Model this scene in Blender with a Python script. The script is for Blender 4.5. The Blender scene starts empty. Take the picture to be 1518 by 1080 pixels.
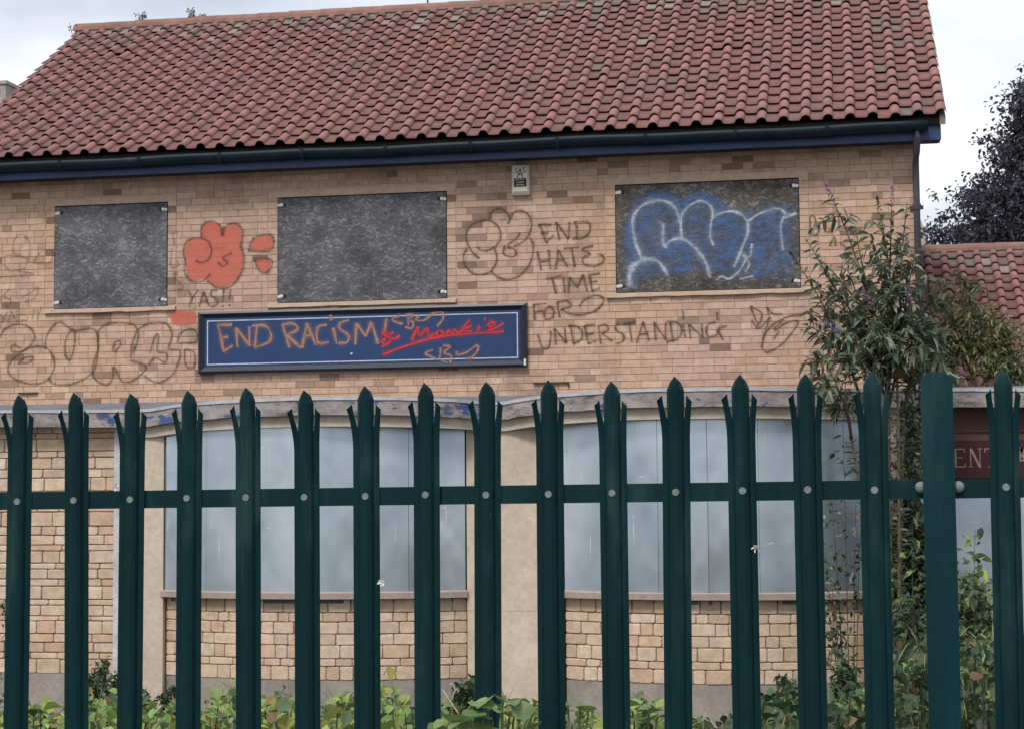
import bpy, math, random
from mathutils import Vector, Matrix
random.seed(7)
R=random.Random(11)
C=bpy.context.scene.collection
sc=bpy.context.scene

# ---------------------------------------------------------------- camera
PW,PH=1518.0,1080.0
CF,YAW,PIT,ROL,CD,CH=2631.16,0.184169,0.072812,-0.008382,19.01946,2.46
_F=Vector((-math.sin(YAW)*math.cos(PIT),math.cos(YAW)*math.cos(PIT),math.sin(PIT)))
_R0=Vector((math.cos(YAW),math.sin(YAW),0)); _U0=_R0.cross(_F)
_R=_R0*math.cos(ROL)+_U0*math.sin(ROL); _U=-_R0*math.sin(ROL)+_U0*math.cos(ROL)
EYE=Vector((0,-CD,CH))
cd=bpy.data.cameras.new('camera'); cam=bpy.data.objects.new('camera',cd); C.objects.link(cam)
cd.sensor_width=36; cd.sensor_fit='HORIZONTAL'; cd.lens=CF/PW*36; cd.clip_end=2000; cd.clip_start=.1
m=Matrix.Identity(4)
for i,a in enumerate((_R,_U,-_F)):
    for k in range(3): m[k][i]=a[k]
m.translation=EYE
cam.matrix_world=m
sc.camera=cam

def ray(x,y): return _F+_R*((x-PW/2)/CF)-_U*((y-PH/2)/CF)
def at(x,y,Y):                       # photo pixel -> point on the vertical plane at depth Y
    d=ray(x,y); return EYE+d*((Y-EYE.y)/d.y)

# ---------------------------------------------------------------- sky, sun, exposure
SUN_EL,SUN_AZ=math.radians(50),math.radians(-18)   # azimuth measured from the camera side (-Y) towards +X
w=bpy.data.worlds.new('World'); sc.world=w; w.use_nodes=True
nt=w.node_tree; nt.nodes.clear()
out=nt.nodes.new('ShaderNodeOutputWorld'); bg=nt.nodes.new('ShaderNodeBackground')
sky=nt.nodes.new('ShaderNodeTexSky'); sky.sky_type='NISHITA'; sky.sun_disc=False
sky.sun_elevation=SUN_EL; sky.sun_rotation=math.radians(180)-SUN_AZ
sky.air_density=1.5; sky.dust_density=4
sm=nt.nodes.new('ShaderNodeVectorMath'); sm.operation='SCALE'; sm.inputs['Scale'].default_value=.09
nt.links.new(sky.outputs[0],sm.inputs[0])
tc=nt.nodes.new('ShaderNodeTexCoord'); mp=nt.nodes.new('ShaderNodeMapping'); mp.inputs['Scale'].default_value=(3,3,7)
nt.links.new(tc.outputs['Generated'],mp.inputs[0])
nz=nt.nodes.new('ShaderNodeTexNoise'); nz.inputs['Scale'].default_value=1.6; nz.inputs['Detail'].default_value=5; nz.inputs['Roughness'].default_value=.5
nt.links.new(mp.outputs[0],nz.inputs['Vector'])
cr=nt.nodes.new('ShaderNodeValToRGB')
cr.color_ramp.elements[0].position=.37; cr.color_ramp.elements[0].color=(.36,.405,.49,1)
cr.color_ramp.elements[1].position=.64; cr.color_ramp.elements[1].color=(.69,.70,.735,1)
nt.links.new(nz.outputs['Fac'],cr.inputs[0])
mx=nt.nodes.new('ShaderNodeMix'); mx.data_type='RGBA'; mx.inputs['Factor'].default_value=.86
nt.links.new(sm.outputs[0],mx.inputs['A']); nt.links.new(cr.outputs[0],mx.inputs['B'])
nt.links.new(mx.outputs['Result'],bg.inputs[0]); bg.inputs[1].default_value=1.0
nt.links.new(bg.outputs[0],out.inputs[0])
sl=bpy.data.lights.new('sun','SUN'); sl.energy=1.5; sl.angle=math.radians(15); sl.color=(1,.955,.89)
so=bpy.data.objects.new('sun',sl); C.objects.link(so)
sd=Vector((math.sin(SUN_AZ)*math.cos(SUN_EL),-math.cos(SUN_AZ)*math.cos(SUN_EL),math.sin(SUN_EL)))
so.location=(0,-30,40); so.rotation_euler=sd.to_track_quat('Z','Y').to_euler()
vs=sc.view_settings; vs.view_transform='Standard'; vs.look='None'; vs.gamma=1; vs.use_curve_mapping=False; vs.exposure=0.72
sc.render.engine='CYCLES'
sc.cycles.transparent_max_bounces=16

# ---------------------------------------------------------------- materials
def lin(r,g,b):
    f=lambda c:(c/255/12.92 if c/255<=.04045 else ((c/255+.055)/1.055)**2.4)
    return (f(r),f(g),f(b))
MATS={}
def mat(name,col=None,rough=.8,var=.25,scale=8,bump=.0,bscale=60,metal=0,spec=.3,col2=None,stain=None,stretch=None,attr=True,trans=0,fine=.12,drift=0,stain2=None):
    """principled material; colour (from the mesh attribute 'Col' when attr) is broken up by two noises"""
    if name in MATS: return MATS[name]
    mt=bpy.data.materials.new(name); mt.use_nodes=True; n=mt.node_tree.nodes; L=mt.node_tree.links
    b=n['Principled BSDF']; b.inputs['Roughness'].default_value=rough; b.inputs['Metallic'].default_value=metal
    b.inputs['Specular IOR Level'].default_value=spec
    g=n.new('ShaderNodeNewGeometry'); mpn=n.new('ShaderNodeMapping')
    if stretch: mpn.inputs['Scale'].default_value=stretch
    L.new(g.outputs['Position'],mpn.inputs[0])
    if attr:
        a=n.new('ShaderNodeAttribute'); a.attribute_name='Col'; base=a.outputs['Color']
    else:
        rgb=n.new('ShaderNodeRGB'); rgb.outputs[0].default_value=(*col,1); base=rgb.outputs[0]
    def noise(s,d=4,r=.6):
        q=n.new('ShaderNodeTexNoise'); q.inputs['Scale'].default_value=s; q.inputs['Detail'].default_value=d; q.inputs['Roughness'].default_value=r
        L.new(mpn.outputs[0],q.inputs['Vector']); return q
    def mul(base,src,lo,hi):
        mr=n.new('ShaderNodeMapRange'); mr.inputs['From Min'].default_value=.3; mr.inputs['From Max'].default_value=.7
        mr.inputs['To Min'].default_value=lo; mr.inputs['To Max'].default_value=hi
        L.new(src,mr.inputs[0])
        v=n.new('ShaderNodeVectorMath'); v.operation='SCALE'; L.new(base,v.inputs[0]); L.new(mr.outputs[0],v.inputs['Scale']); return v.outputs[0]
    if var: base=mul(base,noise(scale).outputs['Fac'],1-var,1+var*.7)
    if fine: base=mul(base,noise(scale*9,3).outputs['Fac'],1-fine,1+fine)
    if drift:
        q=noise(drift,3,.5); mr=n.new('ShaderNodeMapRange'); mr.inputs['From Min'].default_value=.35; mr.inputs['From Max'].default_value=.65; L.new(q.outputs['Fac'],mr.inputs[0])
        x=n.new('ShaderNodeMix'); x.data_type='RGBA'; x.inputs['A'].default_value=(1.02,1.0,.90,1); x.inputs['B'].default_value=(.98,.97,1.0,1); L.new(mr.outputs[0],x.inputs['Factor'])
        mu=n.new('ShaderNodeVectorMath'); mu.operation='MULTIPLY'; L.new(base,mu.inputs[0]); L.new(x.outputs['Result'],mu.inputs[1]); base=mu.outputs[0]
    if stain2:
        sc_,s_,t_,w_,a_=stain2
        q=noise(s_,6,.7); mr=n.new('ShaderNodeMapRange'); mr.inputs['From Min'].default_value=t_; mr.inputs['From Max'].default_value=t_+w_; mr.inputs['To Max'].default_value=a_
        L.new(q.outputs['Fac'],mr.inputs[0])
        x=n.new('ShaderNodeMix'); x.data_type='RGBA'; x.inputs['B'].default_value=(*sc_,1)
        L.new(mr.outputs[0],x.inputs['Factor']); L.new(base,x.inputs['A']); base=x.outputs['Result']
    if stain:   # (colour, scale, threshold, softness, amount)
        sc_,s_,t_,w_,a_=stain
        q=noise(s_,6,.65); mr=n.new('ShaderNodeMapRange'); mr.inputs['From Min'].default_value=t_; mr.inputs['From Max'].default_value=t_+w_; mr.inputs['To Max'].default_value=a_
        L.new(q.outputs['Fac'],mr.inputs[0])
        x=n.new('ShaderNodeMix'); x.data_type='RGBA'; x.inputs['B'].default_value=(*sc_,1)
        L.new(mr.outputs[0],x.inputs['Factor']); L.new(base,x.inputs['A']); base=x.outputs['Result']
    L.new(base,b.inputs['Base Color'])
    if bump:
        bp=n.new('ShaderNodeBump'); bp.inputs['Strength'].default_value=bump; bp.inputs['Distance'].default_value=.01
        L.new(noise(bscale,5).outputs['Fac'],bp.inputs['Height']); L.new(bp.outputs[0],b.inputs['Normal'])
    if trans:
        tr=n.new('ShaderNodeBsdfTranslucent'); L.new(base,tr.inputs[0]); ms=n.new('ShaderNodeMixShader'); ms.inputs[0].default_value=trans
        L.new(b.outputs[0],ms.inputs[1]); L.new(tr.outputs[0],ms.inputs[2]); L.new(ms.outputs[0],n['Material Output'].inputs[0])
    MATS[name]=mt; return mt

def paint(name,col,alpha=.85,patchy=.35,soft=.35,scale=40,rough=.7):
    """spray paint on a stroke ribbon: soft across its width (UV v), worn by noise"""
    if name in MATS: return MATS[name]
    mt=bpy.data.materials.new(name); mt.use_nodes=True; n=mt.node_tree.nodes; L=mt.node_tree.links
    b=n['Principled BSDF']; b.inputs['Roughness'].default_value=rough; b.inputs['Base Color'].default_value=(*col,1); b.inputs['Specular IOR Level'].default_value=.2
    uv=n.new('ShaderNodeUVMap'); sp=n.new('ShaderNodeSeparateXYZ'); L.new(uv.outputs[0],sp.inputs[0])
    ab=n.new('ShaderNodeMapRange'); ab.inputs['From Min'].default_value=0; ab.inputs['From Max'].default_value=soft; L.new(sp.outputs['Y'],ab.inputs[0])
    g=n.new('ShaderNodeNewGeometry'); q=n.new('ShaderNodeTexNoise'); q.inputs['Scale'].default_value=scale; q.inputs['Detail'].default_value=4
    L.new(g.outputs['Position'],q.inputs['Vector'])
    mr=n.new('ShaderNodeMapRange'); mr.inputs['From Min'].default_value=.35; mr.inputs['From Max'].default_value=.62; mr.inputs['To Min'].default_value=alpha*(1-patchy); mr.inputs['To Max'].default_value=alpha
    L.new(q.outputs['Fac'],mr.inputs[0])
    mp=n.new('ShaderNodeMapping'); mp.inputs['Scale'].default_value=(5,1,42); L.new(g.outputs['Position'],mp.inputs[0])
    q2=n.new('ShaderNodeTexNoise'); q2.inputs['Scale'].default_value=1.0; q2.inputs['Detail'].default_value=2; L.new(mp.outputs[0],q2.inputs['Vector'])
    m2=n.new('ShaderNodeMapRange'); m2.inputs['From Min'].default_value=.33; m2.inputs['From Max'].default_value=.55; m2.inputs['To Min'].default_value=1-patchy*.9; m2.inputs['To Max'].default_value=1; L.new(q2.outputs['Fac'],m2.inputs[0])
    mu=n.new('ShaderNodeMath'); mu.operation='MULTIPLY'; L.new(ab.outputs[0],mu.inputs[0]); L.new(mr.outputs[0],mu.inputs[1])
    m3=n.new('ShaderNodeMath'); m3.operation='MULTIPLY'; L.new(mu.outputs[0],m3.inputs[0]); L.new(m2.outputs[0],m3.inputs[1])
    L.new(m3.outputs[0],b.inputs['Alpha'])
    MATS[name]=mt; return mt

# ---------------------------------------------------------------- mesh building
class MB:
    def __init__(s): s.v=[]; s.f=[]; s.c=[]; s.uv=None
    def add(s,vs,fs,col=(.5,.5,.5)):
        o=len(s.v); s.v+= [tuple(x) for x in vs]; s.f+=[tuple(i+o for i in f) for f in fs]; s.c+=[col]*len(fs); return s
    def box(s,x0,x1,y0,y1,z0,z1,col=(.5,.5,.5)):
        return s.add([(x0,y0,z0),(x1,y0,z0),(x1,y1,z0),(x0,y1,z0),(x0,y0,z1),(x1,y0,z1),(x1,y1,z1),(x0,y1,z1)],
          [(0,1,5,4),(1,2,6,5),(2,3,7,6),(3,0,4,7),(4,5,6,7),(3,2,1,0)],col)
    def tube(s,pts,rad,col=(.5,.5,.5),n=6,cap=True):
        pts=[Vector(p) for p in pts]; rr=rad if isinstance(rad,(list,tuple)) else [rad]*len(pts); o=len(s.v); fs=[]
        for i,p in enumerate(pts):
            d=(pts[min(i+1,len(pts)-1)]-pts[max(i-1,0)]).normalized()
            a=Vector((0,0,1)) if abs(d.z)<.9 else Vector((1,0,0)); x=d.cross(a).normalized(); y=d.cross(x)
            for k in range(n): t=2*math.pi*k/n; s.v.append(tuple(p+(x*math.cos(t)+y*math.sin(t))*rr[i]))
        for i in range(len(pts)-1):
            for k in range(n): fs.append((o+i*n+k,o+i*n+(k+1)%n,o+(i+1)*n+(k+1)%n,o+(i+1)*n+k))
        if cap: fs+=[tuple(o+k for k in range(n))[::-1],tuple(o+(len(pts)-1)*n+k for k in range(n))]
        s.f+=fs; s.c+=[col]*len(fs); return s
    def sweep(s,sections,col=(.5,.5,.5),closed=True,caps=True):
        """list of equally long closed cross sections"""
        o=len(s.v); n=len(sections[0]); fs=[]
        for sec in sections: s.v+=[tuple(p) for p in sec]
        for i in range(len(sections)-1):
            for k in range(n if closed else n-1): fs.append((o+i*n+k,o+(i+1)*n+k,o+(i+1)*n+(k+1)%n,o+i*n+(k+1)%n))
        if caps and closed: fs+=[tuple(o+k for k in range(n)),tuple(o+(len(sections)-1)*n+k for k in range(n))[::-1]]
        s.f+=fs; s.c+=[col]*len(fs); return s
    def mesh(s,name,smooth=False):
        me=bpy.data.meshes.new(name); me.from_pydata(s.v,[],s.f)
        ca=me.color_attributes.new('Col','FLOAT_COLOR','CORNER'); dat=[]
        for p,c in zip(me.polygons,s.c): dat+= [c[0],c[1],c[2],1.0]*p.loop_total
        ca.data.foreach_set('color',dat)
        if s.uv:
            u=me.uv_layers.new(name='UVMap'); fl=[]
            for p in me.polygons:
                for vi in p.vertices: fl+=s.uv[vi]
            u.data.foreach_set('uv',fl)
        if smooth: me.polygons.foreach_set('use_smooth',[True]*len(me.polygons))
        me.update(); return me
    def build(s,name,material,parent=None,smooth=False):
        return link(name,s.mesh(name,smooth),material,parent)
def link(name,me,material=None,parent=None):
    o=bpy.data.objects.new(name,me); C.objects.link(o)
    if material and not me.materials: me.materials.append(material)
    if parent: put(o,parent)
    return o
def put(o,parent):
    o.parent=parent
    if parent.type=='EMPTY': o.matrix_parent_inverse=Matrix.Translation(-parent.location)
def thing(name,label,cat,loc,group=None):
    o=bpy.data.objects.new(name,None); o.empty_display_size=.2; C.objects.link(o); o.location=loc
    o['label']=label; o['category']=cat
    if group: o['group']=group
    return o
def tag(o,label,cat,group=None):
    o['label']=label; o['category']=cat
    if group: o['group']=group
    return o
def jit(c,a,rng=R):
    k=1+rng.uniform(-a,a); return tuple(max(0,x*k*(1+rng.uniform(-a,a)*.25)) for x in c)
def shade(c,k): return tuple(v*k for v in c)
def catmull(P,n=8):
    P=[Vector(p) for p in P]
    if len(P)<3: return [P[0].lerp(P[1],i/n) for i in range(n+1)] if len(P)==2 else P
    out=[]; Q=[P[0]*2-P[1]]+P+[P[-1]*2-P[-2]]
    for i in range(1,len(Q)-2):
        a,b,c,d=Q[i-1:i+3]
        for k in range(n):
            t=k/n; out.append(.5*((2*b)+(c-a)*t+(2*a-5*b+4*c-d)*t*t+(3*b-a-3*c+d)*t**3))
    out.append(P[-1]); return out

# ================================================================= GROUND
def ground_z(x,y):
    t=min(1,max(0,(-3-y)/9.0)); t=t*t*(3-2*t); return .72*t+.03*math.sin(x*1.3)*math.sin(y*.9)*(1-t if y>-12 else 0)
gm=MB()
gx=[-700,-300,-120,-60,-30,-20]+[-16+i for i in range(33)]+[20,30,60,120,300,700]
gy=[-700,-300,-120,-60,-30,-22]+[-18+.75*i for i in range(33)]+[9,14,30,60,120,300,700]
vs_=[(x,y,ground_z(x,y)) for y in gy for x in gx]; nx=len(gx)
gm.add(vs_,[(j*nx+i,j*nx+i+1,(j+1)*nx+i+1,(j+1)*nx+i) for j in range(len(gy)-1) for i in range(nx-1)],(.13,.125,.115))
g=gm.build('ground',mat('ground_mat',rough=.95,var=.35,scale=1.5,bump=.5,bscale=25,stain=((.05,.07,.025),.9,.48,.12,.85)),smooth=True)
g['kind']='structure'

# ================================================================= PUB BUILDING
pub=thing('pub_building','derelict two storey buff brick pub with red pantile roof and boarded windows','building',(-4.5,2,0))
ZW0,ZW1=3.44,6.24            # brick storey
XL,XR=-10.0,.79
def opening(a,b): return a,b
WIN=[(-8.90,-7.525,4.62,5.815),(-6.215,-4.265,4.615,5.81),(-2.385,-.412,4.618,5.80)]
brick_m=mat('brick_mat',rough=.9,var=.16,scale=14,bump=.35,bscale=120,fine=.1,stain=((.15,.11,.085),1.3,.53,.16,.62),drift=.5,stain2=((.62,.5,.4),3.1,.66,.05,.35))
mortar_m=mat('mortar_mat',col=(.46,.335,.265),attr=False,rough=.95,var=.2,scale=20,bump=.3)
wall=MB()
wall.box(XL,XR,.006,.25,0,ZW1,(.3,.2,.15)); 
wo=wall.build('wall',mortar_m,pub)
sb=MB(); sb.box(XL,XR,.252,6.6,0,6.2,(.33,.22,.16))       # the rest of the body
for X in (XL+.02,XR-.02):
    sb.add([(X-.02,.2,6.2),(X-.02,6.6,6.2),(X-.02,3.36,8.5),(X+.02,.2,6.2),(X+.02,6.6,6.2),(X+.02,3.36,8.5)],[(0,1,2),(3,5,4),(0,3,4,1),(1,4,5,2),(2,5,3,0)],(.33,.22,.16))
sb.build('gable_wall',mortar_m,pub)
# bricks -------------------------------------------------------------
PAL=[((0.525, 0.358, 0.275), 36), ((0.505, 0.336, 0.256), 24), ((0.551, 0.382, 0.301), 22), ((0.474, 0.321, 0.256), 9), ((0.412, 0.264, 0.191), 4), ((0.232, 0.149, 0.114), 3.312), ((0.319, 0.219, 0.172), 3.024), ((0.577, 0.418, 0.316), 6)]
def brickcol():
    t=R.uniform(0,sum(p[1] for p in PAL))
    for c,wt in PAL:
        t-=wt
        if t<=0: return jit(c,.045)
    return PAL[0][0]
def brick_mb(x0,x1,z0,z1,col):
    m=MB(); b=.0018; d=R.uniform(-.0010,.0010)
    j=lambda:R.uniform(-.001,.001)
    m.add([(x0,.01,z0),(x1,.01,z0),(x1,.01,z1),(x0,.01,z1),(x0+b+j(),d-.001,z0+b+j()),(x1-b+j(),d-.001,z0+b+j()),(x1-b+j(),d-.001,z1-b+j()),(x0+b+j(),d-.001,z1-b+j())],
      [(4,5,6,7),(0,1,5,4),(1,2,6,5),(2,3,7,6),(3,0,4,7)],col); return m
bricks=[]
rows=int((ZW1-ZW0)/.075); J=.0022
HOLES=[(a-.115,b+.105,z0-.075,z1+.075) for a,b,z0,z1 in WIN]
def split(x0,x1,z0,z1):
    zc=(z0+z1)/2; segs=[(x0,x1)]
    for a,b,c,d in HOLES:
        if c<zc<d:
            n2=[]
            for s,e in segs:
                if e<=a or s>=b: n2.append((s,e)); continue
                if s<a: n2.append((s,a))
                if e>b: n2.append((b,e))
            segs=n2
    return [(s,e) for s,e in segs if e-s>.03]
for r in range(rows):
    z0=ZW0+r*.075; z1=z0+.075; x=XL-(.1125 if r%2 else 0)-R.choice((0,.1125,.05))
    while x<XR:
        L=.1125 if R.random()<.17 else .225
        for s,e in split(max(x,XL),min(x+L,XR),z0,z1):
            bricks.append((s+J,e-J,z0+J,z1-J))
        x+=L
    for a,b,c,d in HOLES:     # closers beside the openings
        if c+.07<(z0+z1)/2<d-.07:
            wa=[w_ for w_ in WIN if abs(w_[0]-.115-a)<1e-6][0]
            bricks.append((a+J,wa[0]-.002,z0+J,z1-J)); bricks.append((wa[1]+.002,b-J,z0+J,z1-J))
def inview(x,z,Y=0):
    v=Vector((x,Y,z))-EYE; d=v.dot(_F); return -20<PW/2+CF*v.dot(_R)/d<PW+20
bricks.sort(key=lambda b:(0 if inview((b[0]+b[1])/2,b[2]) else 1, -(min(b[1]-b[0],.2)>.15), (b[0]+b[1]>-0)*0+((b[0]+b[1])/2-0)**2+(b[2]-3.9)**2*.15))
fld=MB()
for i,b in enumerate(bricks):
    m_=brick_mb(*b,brickcol())
    if i<300: m_.build('brick',brick_m,wo)
    else: fld.add(m_.v,m_.f); fld.c[-len(m_.f):]=m_.c
o=fld.build('brick_courses',brick_m,wo); o['kind']='stuff'
# boarded windows ----------------------------------------------------
def osb_mat(name,c1,c2,c3):
    mt=bpy.data.materials.new(name); mt.use_nodes=True; n=mt.node_tree.nodes; L=mt.node_tree.links; b=n['Principled BSDF']; b.inputs['Roughness'].default_value=.8
    b.inputs['Specular IOR Level'].default_value=.2
    g=n.new('ShaderNodeNewGeometry'); 
    q0=n.new('ShaderNodeTexNoise'); q0.inputs['Scale'].default_value=16; L.new(g.outputs['Position'],q0.inputs['Vector'])
    ad=n.new('ShaderNodeVectorMath'); ad.operation='MULTIPLY_ADD'; ad.inputs[1].default_value=(.10,.10,.10); L.new(q0.outputs['Color'],ad.inputs[0]); L.new(g.outputs['Position'],ad.inputs[2])
    mp=n.new('ShaderNodeMapping'); mp.inputs['Scale'].default_value=(1,1,2.2); L.new(ad.outputs[0],mp.inputs[0])
    v=n.new('ShaderNodeTexVoronoi'); v.inputs['Scale'].default_value=24; L.new(mp.outputs[0],v.inputs['Vector'])
    r=n.new('ShaderNodeValToRGB'); e=r.color_ramp.elements; e[0].color=(*c1,1); e[1].color=(*c3,1); e[1].position=1; k=e.new(.72); k.color=(*c2,1)
    sp=n.new('ShaderNodeSeparateXYZ'); L.new(v.outputs['Color'],sp.inputs[0]); L.new(sp.outputs[0],r.inputs[0])
    q=n.new('ShaderNodeTexNoise'); q.inputs['Scale'].default_value=2.4; q.inputs['Detail'].default_value=7; L.new(g.outputs['Position'],q.inputs['Vector'])
    q2=n.new('ShaderNodeTexNoise'); q2.inputs['Scale'].default_value=70; q2.inputs['Detail'].default_value=3; L.new(mp.outputs[0],q2.inputs['Vector'])
    mu=n.new('ShaderNodeMath'); mu.operation='MULTIPLY'; L.new(q.outputs['Fac'],mu.inputs[0]); L.new(q2.outputs['Fac'],mu.inputs[1])
    mr=n.new('ShaderNodeMapRange'); mr.inputs['From Min'].default_value=.12; mr.inputs['From Max'].default_value=.38; mr.inputs['To Min'].default_value=.45; mr.inputs['To Max'].default_value=1.75; L.new(mu.outputs[0],mr.inputs[0])
    s=n.new('ShaderNodeVectorMath'); s.operation='SCALE'; L.new(r.outputs[0],s.inputs[0]); L.new(mr.outputs[0],s.inputs['Scale']); L.new(s.outputs[0],b.inputs['Base Color'])
    bp=n.new('ShaderNodeBump'); bp.inputs['Strength'].default_value=.4; bp.inputs['Distance'].default_value=.01; L.new(v.outputs['Color'],bp.inputs['Height']); L.new(bp.outputs[0],b.inputs['Normal'])
    return mt
OSB=[osb_mat('board_grey_mat',(0.078,0.077,0.085),(0.110,0.109,0.118),(0.185,0.185,0.195)),osb_mat('board_dark_mat',(0.071,0.072,0.078),(0.102,0.103,0.111),(0.176,0.177,0.184)),osb_mat('board_brown_mat',(0.054,0.051,0.050),(0.086,0.079,0.072),(0.166,0.153,0.139))]
trim_m=mat('lintel_mat',col=(.50,.37,.28),attr=False,rough=.9,var=.15,scale=9,bump=.25,stain=((.2,.15,.12),5,.6,.1,.5))
dark_m=mat('dark_void_mat',col=(.012,.012,.014),attr=False,rough=.9,var=0,fine=0)
bolt_m=mat('bolt_white_mat',col=(.62,.62,.6),attr=False,rough=.5,var=.2,scale=60)
BLAB=['small grey weathered chipboard','wide grey weathered chipboard','dark chipboard with blue and white bubble graffiti']
boards=[]
for wi,(a,b,z0,z1) in enumerate(WIN):
    rv=MB(); rv.box(a-.002,b+.002,.004,.0058,z0-.03,z1+.01); rv.build('recess_shade',dark_m,pub)  # flat near-black sheet paints the shade round the edges of the board
    bd=MB(); bd.box(a+.006,b-.006,-.009,.0035,z0+.004,z1-.012); o=bd.build('window_board',OSB[wi],pub); o['label']=BLAB[wi]; boards.append(o)
    for sx,sz in ((0,1),(1,1),(0,0),(1,0)):
        X=a+.05 if not sx else b-.05; Z=z1-.085 if sz else z0+.075
        k=MB(); k.tube([(X,-.0092,Z),(X,-.017,Z)],.021,n=10); k.tube([(X,-.017,Z),(X,-.026,Z)],.012,n=6)
        s_=-1 if not sx else 1; k.box(X+s_*.03-.017,X+s_*.03+.017,-.0135,-.0093,Z-.016,Z+.012)
        k.build('bolt',bolt_m,o)
        k=MB(); k.box(X-s_*.035-.014,X-s_*.035+.014,-.0105,-.0094,Z-.02,Z+.018); k.build('fixing_plate',dark_m,o)
    ln=MB(); ln.box(a-.113,b+.103,-.004,.05,z1+.002,z1+.0735); ln.build('lintel',trim_m,pub)
    sl_=MB(); n=14; secs=[]
    for i in range(n+1):
        X=a-.113+(b-a+.216)*i/n; e=R.uniform(-.006,.006)
        secs.append([(X,.003,z0),(X,-.035+e,z0-.012),(X,-.038+e,z0-.05+e),(X,.003,z0-.055)])
    sl_.sweep(secs); sl_.build('window_sill',trim_m,pub)
# roof ---------------------------------------------------------------
PHI=.588; RUN=3.705; EV=Vector((0,-.375,6.285)); RXL,RXR=-10.14,1.115
NC=49; TW=(RXR-RXL)/NC; NR=17; SL=RUN/math.cos(PHI); GA=SL/NR
su=Vector((0,math.cos(PHI),math.sin(PHI))); sn=Vector((0,-math.sin(PHI),math.cos(PHI)))
tile_m=mat('tile_mat',rough=.85,var=.22,scale=9,bump=.35,bscale=90,fine=.14,stain=((.15,.11,.095),1.2,.52,.18,.55),stain2=((.30,.26,.23),9,.71,.04,.5))
def tile_mesh(col,seed,pan=None):
    q=random.Random(seed); m=MB(); s=TW/.23
    prof=[(0,.006),(.03,.001),(.07,0),(.108,.0),(.122,.006),(.130,.026),(.146,.046),(.168,.056),(.190,.056),(.212,.046),(.226,.026),(.233,.004)]
    prof=[(x*s,z) for x,z in prof]; n=len(prof); ln=GA+.05; th=.011; LF=.037
    rows_=[(-.0,LF),(ln*.5,LF*.5),(ln,0)]
    V=[];Fs=[]
    for v,h in rows_: V+=[(x,v+q.uniform(-.002,.002),z+h) for x,z in prof]
    for k in range(2):
        for i in range(n-1): Fs.append((k*n+i,k*n+i+1,(k+1)*n+i+1,(k+1)*n+i))
    ntop=len(Fs)
    b=len(V); V+=[(x,v*1.0,z+LF-th) for (x,z),v in zip(prof,[0.0]*n)]
    Fs+=[(b+i,b+i+1,i+1,i) for i in range(n-1)]
    m.add(V,Fs,col)
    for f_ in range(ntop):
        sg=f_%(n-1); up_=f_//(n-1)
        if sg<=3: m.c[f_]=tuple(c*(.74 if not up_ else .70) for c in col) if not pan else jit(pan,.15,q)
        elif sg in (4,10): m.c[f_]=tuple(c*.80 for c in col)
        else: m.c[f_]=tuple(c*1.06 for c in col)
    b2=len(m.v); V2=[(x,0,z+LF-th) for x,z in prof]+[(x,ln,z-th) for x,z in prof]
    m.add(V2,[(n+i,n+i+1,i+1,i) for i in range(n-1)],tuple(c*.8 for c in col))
    m.add([V[0],(V[0][0],0,V[0][2]-th),V[2*n],(V[2*n][0],ln,-th)],[(0,1,3,2)],col); m.add([V[n-1],V2[n-1],V[3*n-1],V2[2*n-1]],[(0,2,3,1)],col)
    return m
TPAL=[(0.265, 0.132, 0.12), (0.271, 0.136, 0.124), (0.26, 0.131, 0.12), (0.276, 0.138, 0.123), (0.252, 0.131, 0.121), (0.265, 0.136, 0.126), (0.244, 0.129, 0.121), (0.284, 0.14, 0.124), (0.26, 0.135, 0.126), (0.236, 0.135, 0.124)]
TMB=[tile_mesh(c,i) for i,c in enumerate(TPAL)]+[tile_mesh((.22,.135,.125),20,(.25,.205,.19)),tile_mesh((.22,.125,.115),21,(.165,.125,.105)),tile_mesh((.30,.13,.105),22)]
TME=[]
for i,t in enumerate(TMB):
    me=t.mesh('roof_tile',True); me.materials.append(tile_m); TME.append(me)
def tile_roof(parent,ev,xl,nc,nr,n_indiv,keyf,name='roof_tile',skip=None):
    items=[]
    for r in range(nr):
        for c in range(nc):
            k=R.choices(range(10),weights=(16,15,14,11,12,13,4,5,10,1))[0]
            if r>nr-4: k=R.choice((4,6,9,8,6,10,11,10,11)) if r>nr-3 or R.random()<.4 else k
            elif R.random()<.012: k=10+R.randint(0,2)
            if c>nc-4 and R.random()<.25: k=11
            p=ev+Vector((xl+c*TW,0,0))+su*(r*GA)+sn*(.03+R.uniform(-.002,.004))+Vector((R.uniform(-.004,.004),0,0))+su*(R.uniform(-.006,.006)-(R.uniform(.02,.05) if R.random()<.012 else 0))
            mt_=Matrix.Translation(p)@Matrix.Rotation(PHI,4,'X')@Matrix.Rotation(R.gauss(0,.007),4,'Z')@Matrix.Rotation(R.gauss(0,.006),4,'X')
            items.append((keyf(p),len(items),k,mt_))
    items.sort()
    st=MB()
    for i,(_,_,k,mt_) in enumerate(items):
        if i<n_indiv:
            o=bpy.data.objects.new(name,TME[k]); C.objects.link(o); o.parent=parent; o.matrix_local=mt_
        else:
            st.add([mt_@Vector(v) for v in TMB[k].v],TMB[k].f); st.c[-len(TMB[k].f):]=TMB[k].c
    if st.v:
        o=st.build('tile_courses',tile_m,parent,True); o['kind']='stuff'
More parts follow.
